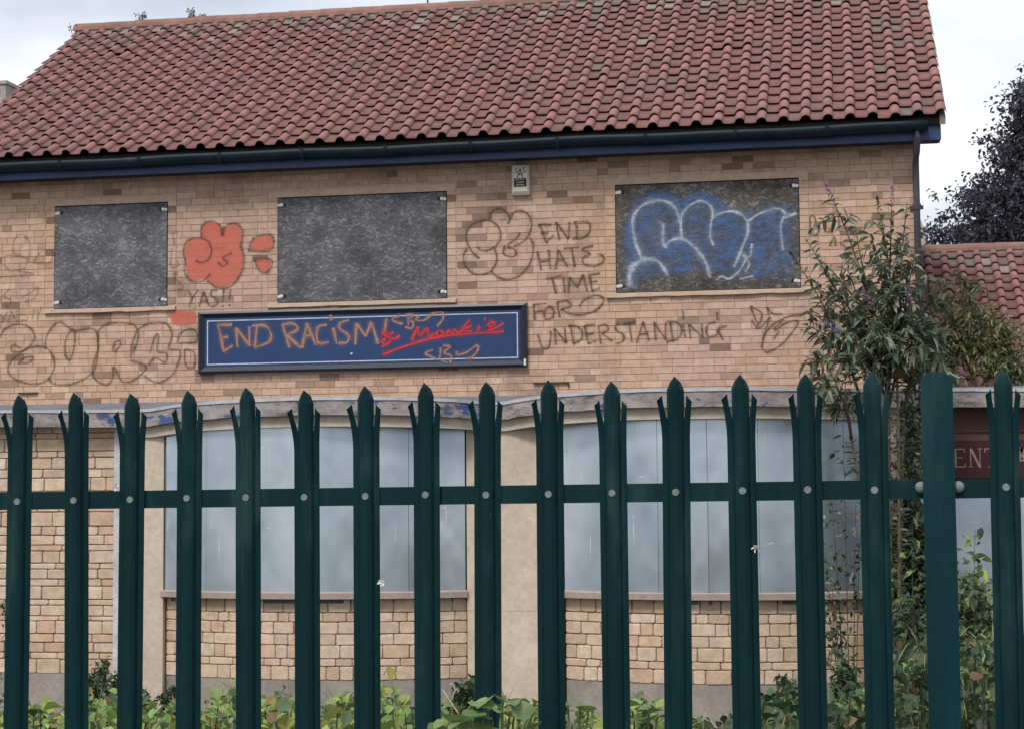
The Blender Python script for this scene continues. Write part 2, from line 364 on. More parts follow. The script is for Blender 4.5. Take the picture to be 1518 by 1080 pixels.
def roof_base(parent,ev,x0,x1,thick=.05):
    m=MB(); a=ev+su*.02; rt=ev+su*SL; bk=Vector((0,rt.y+RUN,ev.z))
    sec=lambda X:[(X,a.y,a.z),(X,rt.y,rt.z),(X,bk.y,bk.z),(X,bk.y,bk.z-.05),(X,rt.y,rt.z-.08),(X,a.y+.03,a.z-.05)]
    m.sweep([sec(x0),sec(x1)],(.02,.016,.015)); return m.build('roof',mat('underlay_mat',col=(.03,.024,.022),attr=False,rough=.95,var=.1),parent)
rf=roof_base(pub,EV,RXL+.02,RXR-.02)
def keyr(p):
    v=p-EYE; d=v.dot(_F); y=PH/2-CF*v.dot(_U)/d; x=PW/2+CF*v.dot(_R)/d
    return d+(100 if (y<-12 or x<-20 or x>PW+5) else 0)
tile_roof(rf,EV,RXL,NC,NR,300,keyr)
def ridge(parent,ev,x0,x1,L=.42):
    top=ev+su*SL; n=int((x1-x0)/L); L=(x1-x0)/n
    for i in range(n):
        a=x0+i*L; m=MB(); secs=[]
        for X,r_ in ((a-.02,.150),(a+L*.5,.146),(a+L+.004,.142)):
            o_=[(X,top.y+r_*math.cos(t),top.z+.02+r_*.85*math.sin(t)) for t in [math.pi*k/8 for k in range(9)]]
            i_=[(X,top.y+(r_-.014)*math.cos(t),top.z+.018+(r_-.014)*.85*math.sin(t)) for t in [math.pi*k/8 for k in range(8,-1,-1)]]
            secs.append(o_+i_)
        dz=R.uniform(-.006,.006)
        secs=[[(p[0],p[1],p[2]+dz) for p in s] for s in secs]
        m.sweep(secs,jit((.25,.135,.11),.12)); m.build('ridge_tile',tile_m,parent)
    m=MB(); m.box(x0+.03,x1-.03,top.y-.13,top.y+.13,top.z-.10,top.z+.045,(.30,.27,.24)); m.build('ridge_bedding',mat('bedding_mat',rough=.95,var=.4,scale=15,bump=.5),parent)
ridge(rf,EV,RXL,RXR)
# verge mortar and barge boards
for X in (RXL+.035,RXR-.035):
    m=MB(); a=EV+su*.0; b=EV+su*SL
    m.sweep([[(X-.03,a.y,a.z+.03),(X+.03,a.y,a.z+.03),(X+.03,a.y+.02,a.z-.05),(X-.03,a.y+.02,a.z-.05)],[(X-.03,b.y,b.z+.03),(X+.03,b.y,b.z+.03),(X+.03,b.y,b.z-.05),(X-.03,b.y,b.z-.05)]],(.28,.22,.19))
    m.build('verge',MATS['bedding_mat'],rf)
# eaves: fascia, soffit, gutter, downpipe
blue_m=mat('blue_paint_mat',col=(.020,.045,.135),attr=False,rough=.45,var=.35,scale=4,bump=.1,spec=.45,stain=((.05,.06,.08),9,.66,.06,.6))
gut_m=mat('gutter_mat',col=(.009,.020,.030),attr=False,rough=.5,var=.3,scale=5,spec=.2,stain=((.05,.07,.07),6,.64,.08,.5))
FZ0=at(740,235.5,-.29).z; FZ1=6.27
m=MB(); m.box(RXL+.03,RXR-.05,-.29,-.268,FZ0,FZ1); m.build('fascia_board',blue_m,pub)
m=MB(); m.box(RXL+.03,RXR-.05,-.266,.003,FZ0+.02,FZ0+.032); m.build('soffit',mat('soffit_mat',col=(.02,.03,.06),attr=False,rough=.6),pub)
m=MB(); m.box(XR+.01,RXR-.06,-.266,.1,FZ0+.034,FZ1-.01); m.build('eaves_box_end',blue_m,pub)
m=MB(); secs=[]
GR=.066; GZ=at(760,207,-.44).z
n=40
for i in range(n+1):
    X=RXL+(.93-RXL)*i/n; dz=.006*math.sin(X*1.7)+.004*math.sin(X*4.1)
    o_=[(X,-.376+GR*math.cos(t),GZ+dz+GR*1.45*math.sin(t)) for t in [math.pi+math.pi*k/8 for k in range(9)]]
    i_=[(X,-.376+(GR-.005)*math.cos(t),GZ+dz+(GR-.005)*1.45*math.sin(t)) for t in [math.pi*2-math.pi*k/8 for k in range(9)]]
    secs.append(o_+i_)
m.sweep(secs); gu=m.build('gutter',gut_m,pub,True)
for X in [-9.6+.95*i for i in range(11)]:
    m=MB(); m.sweep([[(x_,-.376+r_*math.cos(t),GZ+r_*1.45*math.sin(t)) for r_,ts in ((GR+.008,range(9)),(GR+.001,range(8,-1,-1))) for t in [math.pi+math.pi*k/8 for k in ts]] for x_ in (X-.02,X+.02)])
    m.build('gutter_bracket',gut_m,gu)
pipe_m=mat('downpipe_mat',col=(.075,.072,.085),attr=False,rough=.6,var=.45,scale=3)
m=MB(); P1=[(.82,-.36,GZ-.04),(.82,-.35,GZ-.16),(.815,-.2,GZ-.28),(.81,-.07,GZ-.38),(.81,-.065,GZ-.6),(.81,-.065,3.6)]
m.tube(P1,.036,n=10); dp=m.build('downpipe',pipe_m,pub,True)
for z in (5.4,4.5,3.9):
    m=MB(); m.tube([(.81,-.065,z),(.81,-.065,z+.06)],.046,n=10); m.box(.74,.88,-.03,-.002,z+.01,z+.05); m.build('pipe_clip',pipe_m,dp)
# aerial on the ridge
m=MB(); p=at(634,0,3.4); m.tube([(p.x,3.4,8.7),(p.x,3.4,9.35)],.012,n=6); m.build('aerial_pole',pipe_m,rf)

# ---------------------------------------------------------------- ground floor
ed_m=mat('lead_edge_mat',rough=.6,var=.2,scale=6,spec=.4,stain=((.25,.26,.29),7,.6,.1,.6))
fas_m=mat('peeling_fascia_mat',rough=.85,var=.45,scale=5,bump=.6,bscale=40,stretch=(1,1,2.2),stain2=((.09,.06,.05),3.0,.54,.08,.75),stain=((.04,.085,.22),1.5,.575,.03,.9))
lead_m=mat('lead_flashing_mat',rough=.5,var=.25,scale=4,bump=.2,spec=.5)
hdr_m=mat('header_mat',rough=.85,var=.15,scale=4,bump=.15,stain=((.12,.10,.08),3.5,.62,.08,.6))
FP=[(-60,607.5,-.30),(90,607,-.30),(205,606,-.30),(240,602,-.36),(271,597.5,-.47),(332,592.5,-.62),(400,589.5,-.71),(463,587.5,-.75),(547,587.5,-.75),(620,588.5,-.68),(670,590.5,-.55),(706,593,-.36),(725,594.5,-.30),(748,594,-.30),(768,590.5,-.36),(802,585.5,-.48),(850,581.5,-.6),(900,578,-.68),(960,575.5,-.74),(1020,574.5,-.76),(1079,573.5,-.76),(1140,573.5,-.70),(1200,574.5,-.6),(1250,575,-.5),(1300,575.5,-.38),(1330,575.5,-.31),(1411,574.5,-.30),(1480,574.5,-.30),(1600,574.5,-.30)]
E3=[at(*p) for p in FP]; E3=catmull(E3,4)
def prof(dy0,dy1,dz0,dz1,pts=E3,wob=0):
    out=[]
    for p in pts:
        e=R.uniform(-wob,wob); out.append([(p.x,p.y+dy0,p.z+dz0),(p.x,p.y+dy1,p.z+dz0),(p.x,p.y+dy1,p.z+dz1+e),(p.x,p.y+dy0,p.z+dz1+e)])
    return out
br=MB(); secs=[]
for p in E3: secs.append([(p.x,p.y+.012,p.z-.006),(p.x,-.001,max(3.535,p.z+.012)),(p.x,-.001,3.38),(p.x,p.y+.02,p.z-.12)])
br.sweep(secs,(.15,.17,.20)); bro=br.build('bay_roof',lead_m,pub)
m=MB(); m.sweep(prof(0,.03,0,-.034,wob=.003),(.43,.435,.465)); m.build('drip_edge',ed_m,bro)
m=MB(); m.sweep(prof(.012,.04,-.036,-.195,wob=.005),(.30,.27,.265)); m.build('bay_fascia',fas_m,bro)
m=MB(); hp=[p for p in E3 if at(204,610,-.3).x<p.x<at(1342,600,-.3).x]; m.sweep(prof(.085,.16,-.13,-.315,pts=hp),(.45,.395,.325)); m.build('window_header',hdr_m,bro)
# porch deck behind the front edge, right of the house
m=MB(); m.box(.80,3.0,.0,3.7,3.42,3.47,(.2,.2,.2)); m.build('porch_roof',lead_m,bro)
# bays
def arc(x0,x1,ye,ym,n):
    a=[]; 
    for i in range(n+1):
        t=i/n; u=2*t-1; a.append((x0+(x1-x0)*t, ye+(ym-ye)*(1-u*u)**.9 if abs(u)<1 else ye))
    return a
def pane_mat():
    mt=bpy.data.materials.new('pane_mat'); mt.use_nodes=True; n=mt.node_tree.nodes; L=mt.node_tree.links; b=n['Principled BSDF']
    b.inputs['Metallic'].default_value=.75; b.inputs['Specular IOR Level'].default_value=.6
    g=n.new('ShaderNodeNewGeometry')
    def noise(s,st,d=4):
        mp=n.new('ShaderNodeMapping'); mp.inputs['Scale'].default_value=st; L.new(g.outputs['Position'],mp.inputs[0])
        q=n.new('ShaderNodeTexNoise'); q.inputs['Scale'].default_value=s; q.inputs['Detail'].default_value=d; L.new(mp.outputs[0],q.inputs['Vector']); return q
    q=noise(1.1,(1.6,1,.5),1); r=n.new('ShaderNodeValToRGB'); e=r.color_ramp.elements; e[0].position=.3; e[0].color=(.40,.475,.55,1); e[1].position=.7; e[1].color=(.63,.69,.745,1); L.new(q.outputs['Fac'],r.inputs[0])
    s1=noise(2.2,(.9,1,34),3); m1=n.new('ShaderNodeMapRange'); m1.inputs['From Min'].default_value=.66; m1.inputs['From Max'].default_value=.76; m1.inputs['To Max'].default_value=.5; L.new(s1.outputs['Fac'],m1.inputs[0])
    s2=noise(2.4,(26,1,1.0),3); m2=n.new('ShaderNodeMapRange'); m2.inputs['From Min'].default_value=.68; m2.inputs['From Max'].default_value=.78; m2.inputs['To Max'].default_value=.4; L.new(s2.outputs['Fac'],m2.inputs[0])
    ad=n.new('ShaderNodeMath'); ad.operation='MAXIMUM'; L.new(m1.outputs[0],ad.inputs[0]); L.new(m2.outputs[0],ad.inputs[1])  # pale streaks in the base colour stand in for thin reflections
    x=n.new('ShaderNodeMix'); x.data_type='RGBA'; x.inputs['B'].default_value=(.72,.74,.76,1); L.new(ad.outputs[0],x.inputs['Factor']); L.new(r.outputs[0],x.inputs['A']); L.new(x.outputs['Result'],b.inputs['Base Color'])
    mr=n.new('ShaderNodeMapRange'); mr.inputs['From Min'].default_value=.3; mr.inputs['From Max'].default_value=.7; mr.inputs['To Min'].default_value=.16; mr.inputs['To Max'].default_value=.36; L.new(noise(1.8,(1,1,.6),1).outputs['Fac'],mr.inputs[0]); L.new(mr.outputs[0],b.inputs['Roughness'])
    bp=n.new('ShaderNodeBump'); bp.inputs['Strength'].default_value=.45; bp.inputs['Distance'].default_value=.04; L.new(noise(2.2,(1,1,.5),2).outputs['Fac'],bp.inputs['Height']); L.new(bp.outputs[0],b.inputs['Normal'])
    return mt
pane_m=pane_mat()
def pane_glints(parent,p,q,z0,z1):
    """thin reflection marks and pale runs painted onto one sheet"""
    m=MB(); m.uv=[]; d=(q-p); L_=d.length; d=d.normalized(); nn=Vector((d.y,-d.x,0))
    for i in range(R.randint(5,9)):
        if R.random()<.55: a=(R.uniform(.05,.6)*L_,R.choice((R.uniform(z0,z1),2.5+R.gauss(0,.05))),R.uniform(.1,.4)*L_,R.uniform(-.03,.03),R.uniform(.007,.016))
        else: a=(R.uniform(.05,.95)*L_,R.uniform(z0+.5,z1),R.uniform(-.01,.01),-R.uniform(.15,.5),R.uniform(.006,.014))
        o=len(m.v); n=8; al=R.uniform(.4,1.0)
        for k in range(n+1):
            t=k/n; c=p+d*(a[0]+a[2]*t)+Vector((0,0,a[1]+a[3]*t+.006*math.sin(t*7+i)))+nn*.0003*i; w_=a[4]*math.sin(math.pi*t)*.7+.001
            off=Vector((0,0,w_)) if abs(a[2])>abs(a[3]) else d*w_
            m.v+=[tuple(c-off),tuple(c),tuple(c+off)]; m.uv+=[(0,0),(0,al*math.sin(math.pi*min(1,t+.08))),(0,0)]
        for k in range(n):
            b=o+k*3; m.f+=[(b,b+1,b+4,b+3),(b+1,b+2,b+5,b+4)]; m.c+=[(.7,.7,.7)]*2
    ob=m.build('glint_streaks',paint('glint_streak_paint',(.74,.77,.80),.8,.5,.8,scale=30),parent); ob['kind']='stuff'  # soft pale ribbons paint thin reflections and runs over the pane
sill_m=mat('bay_sill_mat',col=(.36,.285,.25),attr=False,rough=.85,var=.15,scale=5,bump=.2,stain=((.15,.12,.11),5,.6,.1,.5))
frame_m=mat('pane_frame_mat',col=(.22,.235,.25),attr=False,rough=.5,var=.2)
stone_m=mat('stone_mat',rough=.95,var=.2,scale=10,bump=.6,bscale=50,fine=.12,stain=((.30,.22,.17),4,.60,.12,.5))
smort_m=mat('stone_mortar_mat',col=(.24,.17,.12),attr=False,rough=1,var=.3,scale=12,bump=.5)
conc_m=mat('plinth_mat',col=(.30,.265,.235),attr=False,rough=.95,var=.22,scale=3,bump=.35,stain=((.13,.12,.10),2,.56,.15,.6))
rend_m=mat('render_mat',col=(.53,.44,.35),attr=False,rough=.9,var=.1,scale=1.6,bump=.12,bscale=30,stain=((.30,.25,.20),1.3,.58,.15,.55))
SPAL=[(.56,.425,.315),(.58,.445,.335),(.54,.40,.29),(.59,.46,.355),(.52,.37,.26),(.56,.405,.285),(.53,.41,.31)]
def stone_mb(P,ax,nr,wd,ht,dp,col,c=None):
    """pillowed stone with cut corners on a face: centre P, axis ax, outward nr"""
    up=Vector((0,0,1)); m=MB(); q=R
    def ring(k,d,j):
        a,b=wd/2-k,ht/2-k; cx=min(.006+q.uniform(0,.016),a*.6); cz=min(.005+q.uniform(0,.012),b*.6)
        pts=[(-a+cx,-b),(a-cx,-b),(a,-b+cz),(a,b-cz),(a-cx,b),(-a+cx,b),(-a,b-cz),(-a,-b+cz)]
        return [P+ax*(x+q.uniform(-j,j))+up*(z+q.uniform(-j,j))+nr*d for x,z in pts]
    r0=ring(0,-.03,0); r1=ring(0,dp*.45,.003); r2=ring(.006,dp,.004)
    m.add(r0+r1+r2,[(i,(i+1)%8,8+(i+1)%8,8+i) for i in range(8)]+[(8+i,8+(i+1)%8,16+(i+1)%8,16+i) for i in range(8)]+[tuple(range(16,24))],col); return m
ZS1=at(480,877,-.6).z; ZS0=at(480,887.5,-.6).z; ZHD=3.33; ZPL=at(480,1009,-.55).z
for x0p,x1p,lab in ((243,689,'bay between the narrow pilaster and the wide rendered pier'),(837,1280,'bay between the wide rendered pier and the buddleia')):
    x0=at(x0p,880,-.2).x; x1=at(x1p,880,-.2).x
    bay=MB(); A=arc(x0,x1,-.16,-.56,24)
    bay.sweep([[(x,y+.045,ZS0-.05),(x,y+.045,ZHD-.1),(x,.004,ZHD-.1),(x,.004,ZS0-.05)] for x,y in A],(.1,.1,.1)); bo=bay.build('bay_window',mat('bay_core_mat',col=(.10,.105,.11),attr=False),pub); bo['label']=lab
    N=6; A6=arc(x0,x1,-.16,-.56,N)
    for i in range(N):
        p,q=Vector((*A6[i],0)),Vector((*A6[i+1],0)); d=(q-p).normalized(); nn=Vector((d.y,-d.x,0)); p=p+d*.0015; q=q-d*.0015; e=R.uniform(-.003,.003)
        pm=MB(); pm.sweep([[p+nn*(.008+e)+Vector((0,0,z)),q+nn*(.008-e)+Vector((0,0,z)),q+Vector((0,0,z)),p+Vector((0,0,z))] for z in (ZS1-.01,ZHD-.05)]); pn=pm.build('pane',pane_m,bo); pane_glints(pn,p+nn*(.0095+abs(e)),q+nn*(.0095+abs(e)),ZS1+.02,3.2)
    sm_=MB(); sm_.sweep([[(x,y-.055,ZS0),(x,y-.06,ZS1-.012),(x,y+.03,ZS1+.004),(x,y+.05,ZS0)] for x,y in arc(x0-.04,x1+.03,-.15,-.56,24)]); sm_.build('bay_sill',sill_m,bo)
    # stone base
    AB=[Vector((x,y,0)) for x,y in arc(x0,x1,-.10,-.50,60)]; cum=[0]
    for i in range(60): cum.append(cum[-1]+(AB[i+1]-AB[i]).length)
    def onarc(s):
        for i in range(60):
            if s<=cum[i+1]: 
                t=(s-cum[i])/(cum[i+1]-cum[i]); d=(AB[i+1]-AB[i]).normalized(); return AB[i].lerp(AB[i+1],t),d
        return AB[-1],(AB[-1]-AB[-2]).normalized()
    bb=MB(); bb.sweep([[(p.x,p.y,ZPL-.02),(p.x,p.y,ZS0-.001),(p.x,.004,ZS0-.001),(p.x,.004,ZPL-.02)] for p in AB]); bbo=bb.build('bay_base',smort_m,pub)
    pl=MB(); pl.sweep([[(p.x,p.y-.012,-.1),(p.x,p.y-.018,ZPL+R.uniform(-.004,.004)),(p.x,.004,ZPL),(p.x,.004,-.1)] for p in AB]); pl.build('plinth',conc_m,pub)
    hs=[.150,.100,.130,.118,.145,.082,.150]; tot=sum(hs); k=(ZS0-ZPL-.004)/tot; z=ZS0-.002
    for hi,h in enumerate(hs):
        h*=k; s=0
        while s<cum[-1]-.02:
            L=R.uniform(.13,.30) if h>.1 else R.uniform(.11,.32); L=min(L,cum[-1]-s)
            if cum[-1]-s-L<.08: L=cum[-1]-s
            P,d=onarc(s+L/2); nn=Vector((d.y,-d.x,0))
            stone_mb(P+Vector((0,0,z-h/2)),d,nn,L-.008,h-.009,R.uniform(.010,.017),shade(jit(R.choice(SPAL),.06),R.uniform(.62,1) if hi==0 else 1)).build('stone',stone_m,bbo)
            s+=L
        z-=h
# pilasters (rendered)
def pil(px0,px1,Y,z1,lab=None,joints=()):
    a=at(px0,800,Y).x; b=at(px1,800,Y).x; m=MB(); zs=[-.1]+list(joints)+[z1]
    o=None
    for i in range(len(zs)-1):
        m.box(a,b,Y-.001*i,.003,zs[i]+(.003 if i else 0),zs[i+1])
    o=m.build('pilaster',rend_m,pub)
    if lab: o['label']=lab
    return o
pil(203,242,-.19,3.3,'narrow rendered pilaster'); pil(692,834,-.17,3.3,'wide rendered pier',(1.21,)); pil(1283,1338,-.17,3.3)
# left stone wall
LX0,LX1=-10.0,at(171,800,-.06).x
m=MB(); m.box(LX0,LX1,-.055,.003,-.1,3.36); lw=m.build('stone_wall',smort_m,pub)
z=at(100,998,-.08).z; zpl=z
m=MB(); m.box(LX0,LX1+.02,-.085,.003,-.1,zpl); m.build('plinth',conc_m,pub)
ch=[.15,.07,.12,.09,.15,.05,.13,.06,.14,.09,.12,.07]; i=0
while z<3.28:
    h=ch[i%12]*R.uniform(.9,1.12); i+=1; x=LX0
    if z+h>3.34: break
    while x<LX1-.02:
        L=R.uniform(.16,.4) if h>.1 else R.uniform(.14,.42); L=min(L,LX1-x)
        if LX1-x-L<.09: L=LX1-x
        if x+L>-9.75:
            stone_mb(Vector((x+L/2,-.055,z+h/2)),Vector((1,0,0)),Vector((0,-1,0)),L-.009,h-.010,R.uniform(.010,.019),jit(R.choice(SPAL),.09)).build('stone',stone_m,lw)
        x+=L
    z+=h
m=MB(); m.box(LX1+.003,LX1+.07,-.12,.003,-.1,3.34); m.build('corner_trim',mat('trim_white_mat',col=(.5,.49,.5),attr=False,rough=.6),pub)
m=MB(); m.box(LX1+.073,at(202,800,-.15).x,-.08,.003,-.1,3.33); m.build('corner_panel',rend_m,pub)
# entrance, right of the bays
ex0=at(1340,700,-.1).x; ex1=3.0
m=MB(); m.box(ex0,ex1,-.06,.3,-.1,3.35,(.12,.07,.06)); en=m.build('entrance_front',mat('entrance_mat',rough=.8,var=.25,scale=4),pub)
m=MB(); m.box(ex0+.01,ex1,-.085,-.062,at(1440,640,-.1).z,3.32,(.09,.045,.035)); m.build('header_board',MATS['entrance_mat'],en)
m=MB(); m.box(at(1345,800,-.09).x,ex1,-.08,-.063,.5,at(1440,716,-.08).z); m.build('pane',pane_m,en)
m=MB(); m.box(XR+.02,3.0,3.68,3.9,0,3.45,(.33,.22,.16)); m.box(2.9,3.0,.31,3.67,0,3.41,(.33,.22,.16)); m.build('porch_wall',mortar_m,pub)
# rusty brackets left on the brickwork
rust_m=mat('rust_mat',col=(.085,.04,.025),attr=False,rough=.9,var=.3,scale=30)
for px,py,wp in ((41,582,32),(817,567,54)):
    p=at(px,py,-.02); m=MB(); hw=wp/138/2
    m.box(p.x-hw,p.x+hw,-.03,-.002,p.z-.008,p.z+.008); m.box(p.x+hw-.012,p.x+hw,-.028,-.002,p.z-.05,p.z-.0082) if px>100 else None
    m.build('bracket',rust_m,pub)

# ---------------------------------------------------------------- graffiti
LAYER=[0]
def strokes(name,parent,material,Y,zo,lines,w,n=7,label=None):
    """zo=(ox,oy,scale): coordinates of the lines in an enlarged view of the photograph; w in photo pixels"""
    m=MB(); m.uv=[]; ox,oy,s=zo
    for ln in lines:
        ww=w
        if isinstance(ln,tuple): ln,ww=ln
        LAYER[0]+=1; yy=Y-.00004*(LAYER[0]%40)
        if len(ln)==1: ln=[ln[0],(ln[0][0]+2,ln[0][1]+6)]
        P=catmull([at(ox+x/s,oy+y/s,yy) for x,y in ln],n); hw=ww/138/2; o=len(m.v); k=len(P)
        wob=R.uniform(0,9)
        d0=(P[1]-P[0]).normalized(); d1=(P[-1]-P[-2]).normalized(); P=[P[0]-d0*hw*.6]+P+[P[-1]+d1*hw*.6]; k=len(P)
        for halo in (1,0):
            o=len(m.v)
            for i,p in enumerate(P):
                d=P[min(i+1,k-1)]-P[max(i-1,0)]; d=Vector((d.x,0,d.z)).normalized(); nn=Vector((-d.z,0,d.x))
                h=hw*(1+.22*math.sin(i*.5+wob)+.10*math.sin(i*1.7+wob*2))*(2.6 if halo else 1); e=0 if i in (0,k-1) else (.16 if halo else .78+.22*math.sin(i*.33+wob*3)); off=Vector((0,.00002 if halo else 0,0))
                for u,a in ((-1,0),(0,1),(1,0)):
                    m.v.append(tuple(p+nn*u*h+off)); m.uv.append((i*.1,a*e))
            for i in range(k-1):
                b=o+i*3
                m.f+=[(b,b+1,b+4,b+3),(b+1,b+2,b+5,b+4)]; m.c+=[(.2,.2,.2)]*2
    ob=m.build(name,material,parent)
    if label: ob['label']=label
    return ob
def fills(name,parent,material,Y,zo,polys,label=None,edge=3.5):
    from mathutils.geometry import tessellate_polygon
    m=MB(); m.uv=[]; ox,oy,s=zo
    for pg in polys:
        LAYER[0]+=1; yy=Y-.00004*(LAYER[0]%40)
        P=catmull([at(ox+x/s,oy+y/s,yy) for x,y in pg+[pg[0]]],5)[:-1]; k=len(P)
        ctr=sum(P,Vector())/k; IN=[]
        for i,p in enumerate(P):
            d=P[(i+1)%k]-P[i-1]; d=Vector((d.x,0,d.z)).normalized(); nn=Vector((-d.z,0,d.x))
            if nn.dot(ctr-p)<0: nn=-nn
            IN.append(p+nn*edge/138)
        o=len(m.v); m.v+=[tuple(p) for p in P]+[tuple(p) for p in IN]; m.uv+=[(0,0)]*k+[(0,1)]*k
        for i in range(k): m.f.append((o+i,o+(i+1)%k,o+k+(i+1)%k,o+k+i)); m.c.append((.2,.2,.2))
        for t in tessellate_polygon([[Vector((p.x,p.z,0)) for p in IN]]): m.f.append(tuple(o+k+i for i in t)); m.c.append((.2,.2,.2))
    ob=m.build(name,material,parent)
    if label: ob['label']=label
    return ob
YG=-.0045
olive=paint('olive_spray',(.105,.075,.044),.60,.4,.55); brown=paint('brown_spray',(.105,.068,.045),.68,.4,.55)
faint=paint('faint_spray',(.14,.10,.06),.40,.5,.6); orange=paint('orange_spray',(.66,.16,.115),.78,.25,.9,scale=25)
ZP=(660,250,6.325); ZC=(660,260,2.711); ZA=(0,260,3.0); ZL=(0,320,3.857); ZT=(980,440,6.75)
strokes('graffiti_flower',pub,brown,YG,ZP,[
 [(415,475),(425,420),(470,385),(530,380),(580,420),(605,470),(590,520)],[(605,470),(640,415),(700,395),(760,415),(800,470),(808,540),(780,630),(720,690),(650,730)],
 [(300,735),(340,765),(400,765),(470,730),(515,660),(515,590),(480,525),(420,490),(340,490),(260,520),(205,590),(200,670),(225,740),(270,800),(320,840)],
 [(205,755),(175,800),(175,880),(210,940),(270,985),(340,995),(410,975),(460,920),(485,850),(470,770),(455,745)],
 [(435,965),(480,1010),(560,1040),(640,1030),(720,985),(790,900),(820,800),(825,710),(795,650)],
 [(700,605),(660,660),(600,705),(590,740),(640,750),(665,790),(640,825),(590,820),(545,795),(560,720)]],4.2,label='brown outline of a blob flower beside END HATE')
strokes('graffiti_lettering',pub,brown,YG,ZP,[
 [(990,530),(880,525)],[(880,525),(905,570),(920,620),(945,690)],[(945,690),(1015,630)],[(900,605),(965,605)],
 [(1070,670),(1040,505)],[(1040,505),(1155,660)],[(1155,660),(1165,505)],[(1210,500),(1235,570),(1230,660)],[(1195,660),(1290,650),(1350,600),(1345,510),(1210,500)],
 [(865,780),(900,950)],[(970,765),(985,940)],[(895,875),(975,860)],[(1035,940),(1060,765)],[(1060,765),(1145,920)],[(1050,860),(1110,860)],[(1115,750),(1250,735)],[(1185,745),(1215,920)],
 [(1385,725),(1300,745),(1290,765),(1360,800),(1300,830),(1290,880),(1340,910),(1420,910),(1480,870),(1480,820),(1430,800)]],4.6,label='brown sprayed words END HATE')
strokes('graffiti_lettering',pub,brown,YG,ZC,[
 [(405,415),(465,405)],[(430,412),(445,475)],[(475,408),(480,470)],[(495,470),(500,410)],[(500,410),(530,450)],[(530,450),(555,400)],[(555,400),(570,465)],[(620,395),(580,400)],[(580,400),(590,465)],[(590,465),(620,455)],[(585,430),(610,425)],
 [(360,580),(355,520)],[(355,520),(405,515)],[(358,550),(390,545)],[(415,525),(397,550),(405,578),(430,570),(436,540),(415,525)],
 [(460,570),(450,510)],[(450,510),(490,505),(505,525),(465,540)],[(465,540),(510,558),(560,558),(610,540),(635,510),(630,490),(600,483),(560,500),(540,525)]],4.4,label='brown sprayed words TIME FOR')
strokes('graffiti_lettering',pub,brown,YG,ZC,[
 [(372,640),(390,690),(415,690),(425,640),(420,625)],[(445,680),(440,615)],[(440,615),(485,672)],[(485,672),(480,610)],[(505,610),(515,675)],[(515,675),(545,660),(550,630),(530,607),(495,605)],
 [(600,600),(560,605)],[(560,605),(575,675)],[(575,675),(605,665)],[(565,640),(595,635)],[(625,675),(615,605)],[(615,605),(645,600),(655,620),(630,635)],[(630,635),(670,665)],
 [(700,595),(685,605),(690,625),(715,640),(715,665),(690,675)],[(715,598),(760,590)],[(740,595),(750,670)],[(770,670),(795,590)],[(795,590),(820,665)],[(780,640),(815,635)],
 [(845,660),(840,590)],[(840,590),(885,660)],[(885,660),(885,590)],[(905,590),(915,665)],[(890,668),(935,655),(950,620),(930,590),(890,588)],[(955,600),(965,650)],[(955,545),(957,580)],
 [(985,655),(980,600)],[(980,600),(1035,650)],[(1035,650),(1030,595)],[(1085,590),(1055,600),(1050,635),(1065,648),(1090,640),(1100,615),(1130,605)],[(1095,620),(1115,660)],[(1092,550),(1095,582)]],4.2,label='brown sprayed word UNDERSTANDING')
strokes('graffiti_tag',pub,brown,YG,ZT,[
 [(895,95),(935,200),(970,285)],[(895,95),(1010,170),(960,290),(905,235)],[(945,310),(1000,300),(1090,205)],[(1090,205),(1015,415)],[(1060,105),(1075,180)],[(1060,110),(1120,170),(1210,175)],
 [(1400,180),(1270,200),(1130,270),(1050,360),(1010,480),(1030,540),(1090,545),(1200,480),(1300,370),(1370,260),(1330,240),(1230,270),(1150,330),(1140,310),(1220,230)],[(1130,420),(1180,340)]],3.6)
fills('graffiti_flower',pub,orange,YG,ZA,[[(895,275),(900,225),(940,203),(980,225),(990,265),(1005,225),(1050,215),(1080,250),(1072,320),(1085,370),(1075,430),(1050,475),(990,500),(940,490),(910,465),(860,475),(830,450),(822,400),(830,380),(815,340),(830,295),(870,278)],
 [(1105,335),(1120,290),(1160,265),(1205,265),(1218,300),(1200,335),(1150,338)],[(1130,372),(1170,366),(1205,374),(1205,410),(1180,435),(1150,420)]],label='orange filled blob flower beside YAS')
fills('graffiti_patch',pub,orange,YG,ZA,[[(752,612),(800,600),(866,603),(872,655),(830,668),(765,664)]],label='orange sprayed patch at the corner of the blue sign')
strokes('graffiti_outline',pub,olive,YG-.0018,ZA,[
 [(895,275),(900,225),(940,203),(980,225),(988,270)],[(990,268),(1005,225),(1050,215),(1080,250),(1070,320)],[(870,380),(900,388),(930,370),(940,330),(920,290),(870,278),(830,295),(815,340),(826,385)],
 [(826,385),(820,430),(850,470),(900,470),(935,440)],[(920,470),(970,500),(1030,490),(1075,430),(1085,370),(1072,318)],[(1030,345),(990,368),(1012,388),(990,405),(970,385)],
 [(1105,335),(1120,290),(1160,265),(1205,265),(1218,300),(1200,335),(1150,338),(1105,335)],[(1130,370),(1205,374),(1205,410),(1180,435),(1150,420),(1130,370)]],4.0)
strokes('graffiti_lettering',pub,olive,YG,ZA,[[(835,510),(855,545)],[(880,510),(855,545)],[(855,545),(840,583)],[(885,583),(905,520)],[(905,520),(930,580)],[(893,560),(922,558)],[(965,510),(940,515),(940,535),(965,550),(965,575),(938,583)],[(995,510),(990,560)],[(990,578)],[(1025,508),(1020,555)],[(1020,575)]],4.4,label='olive sprayed word YAS beneath the orange flower')
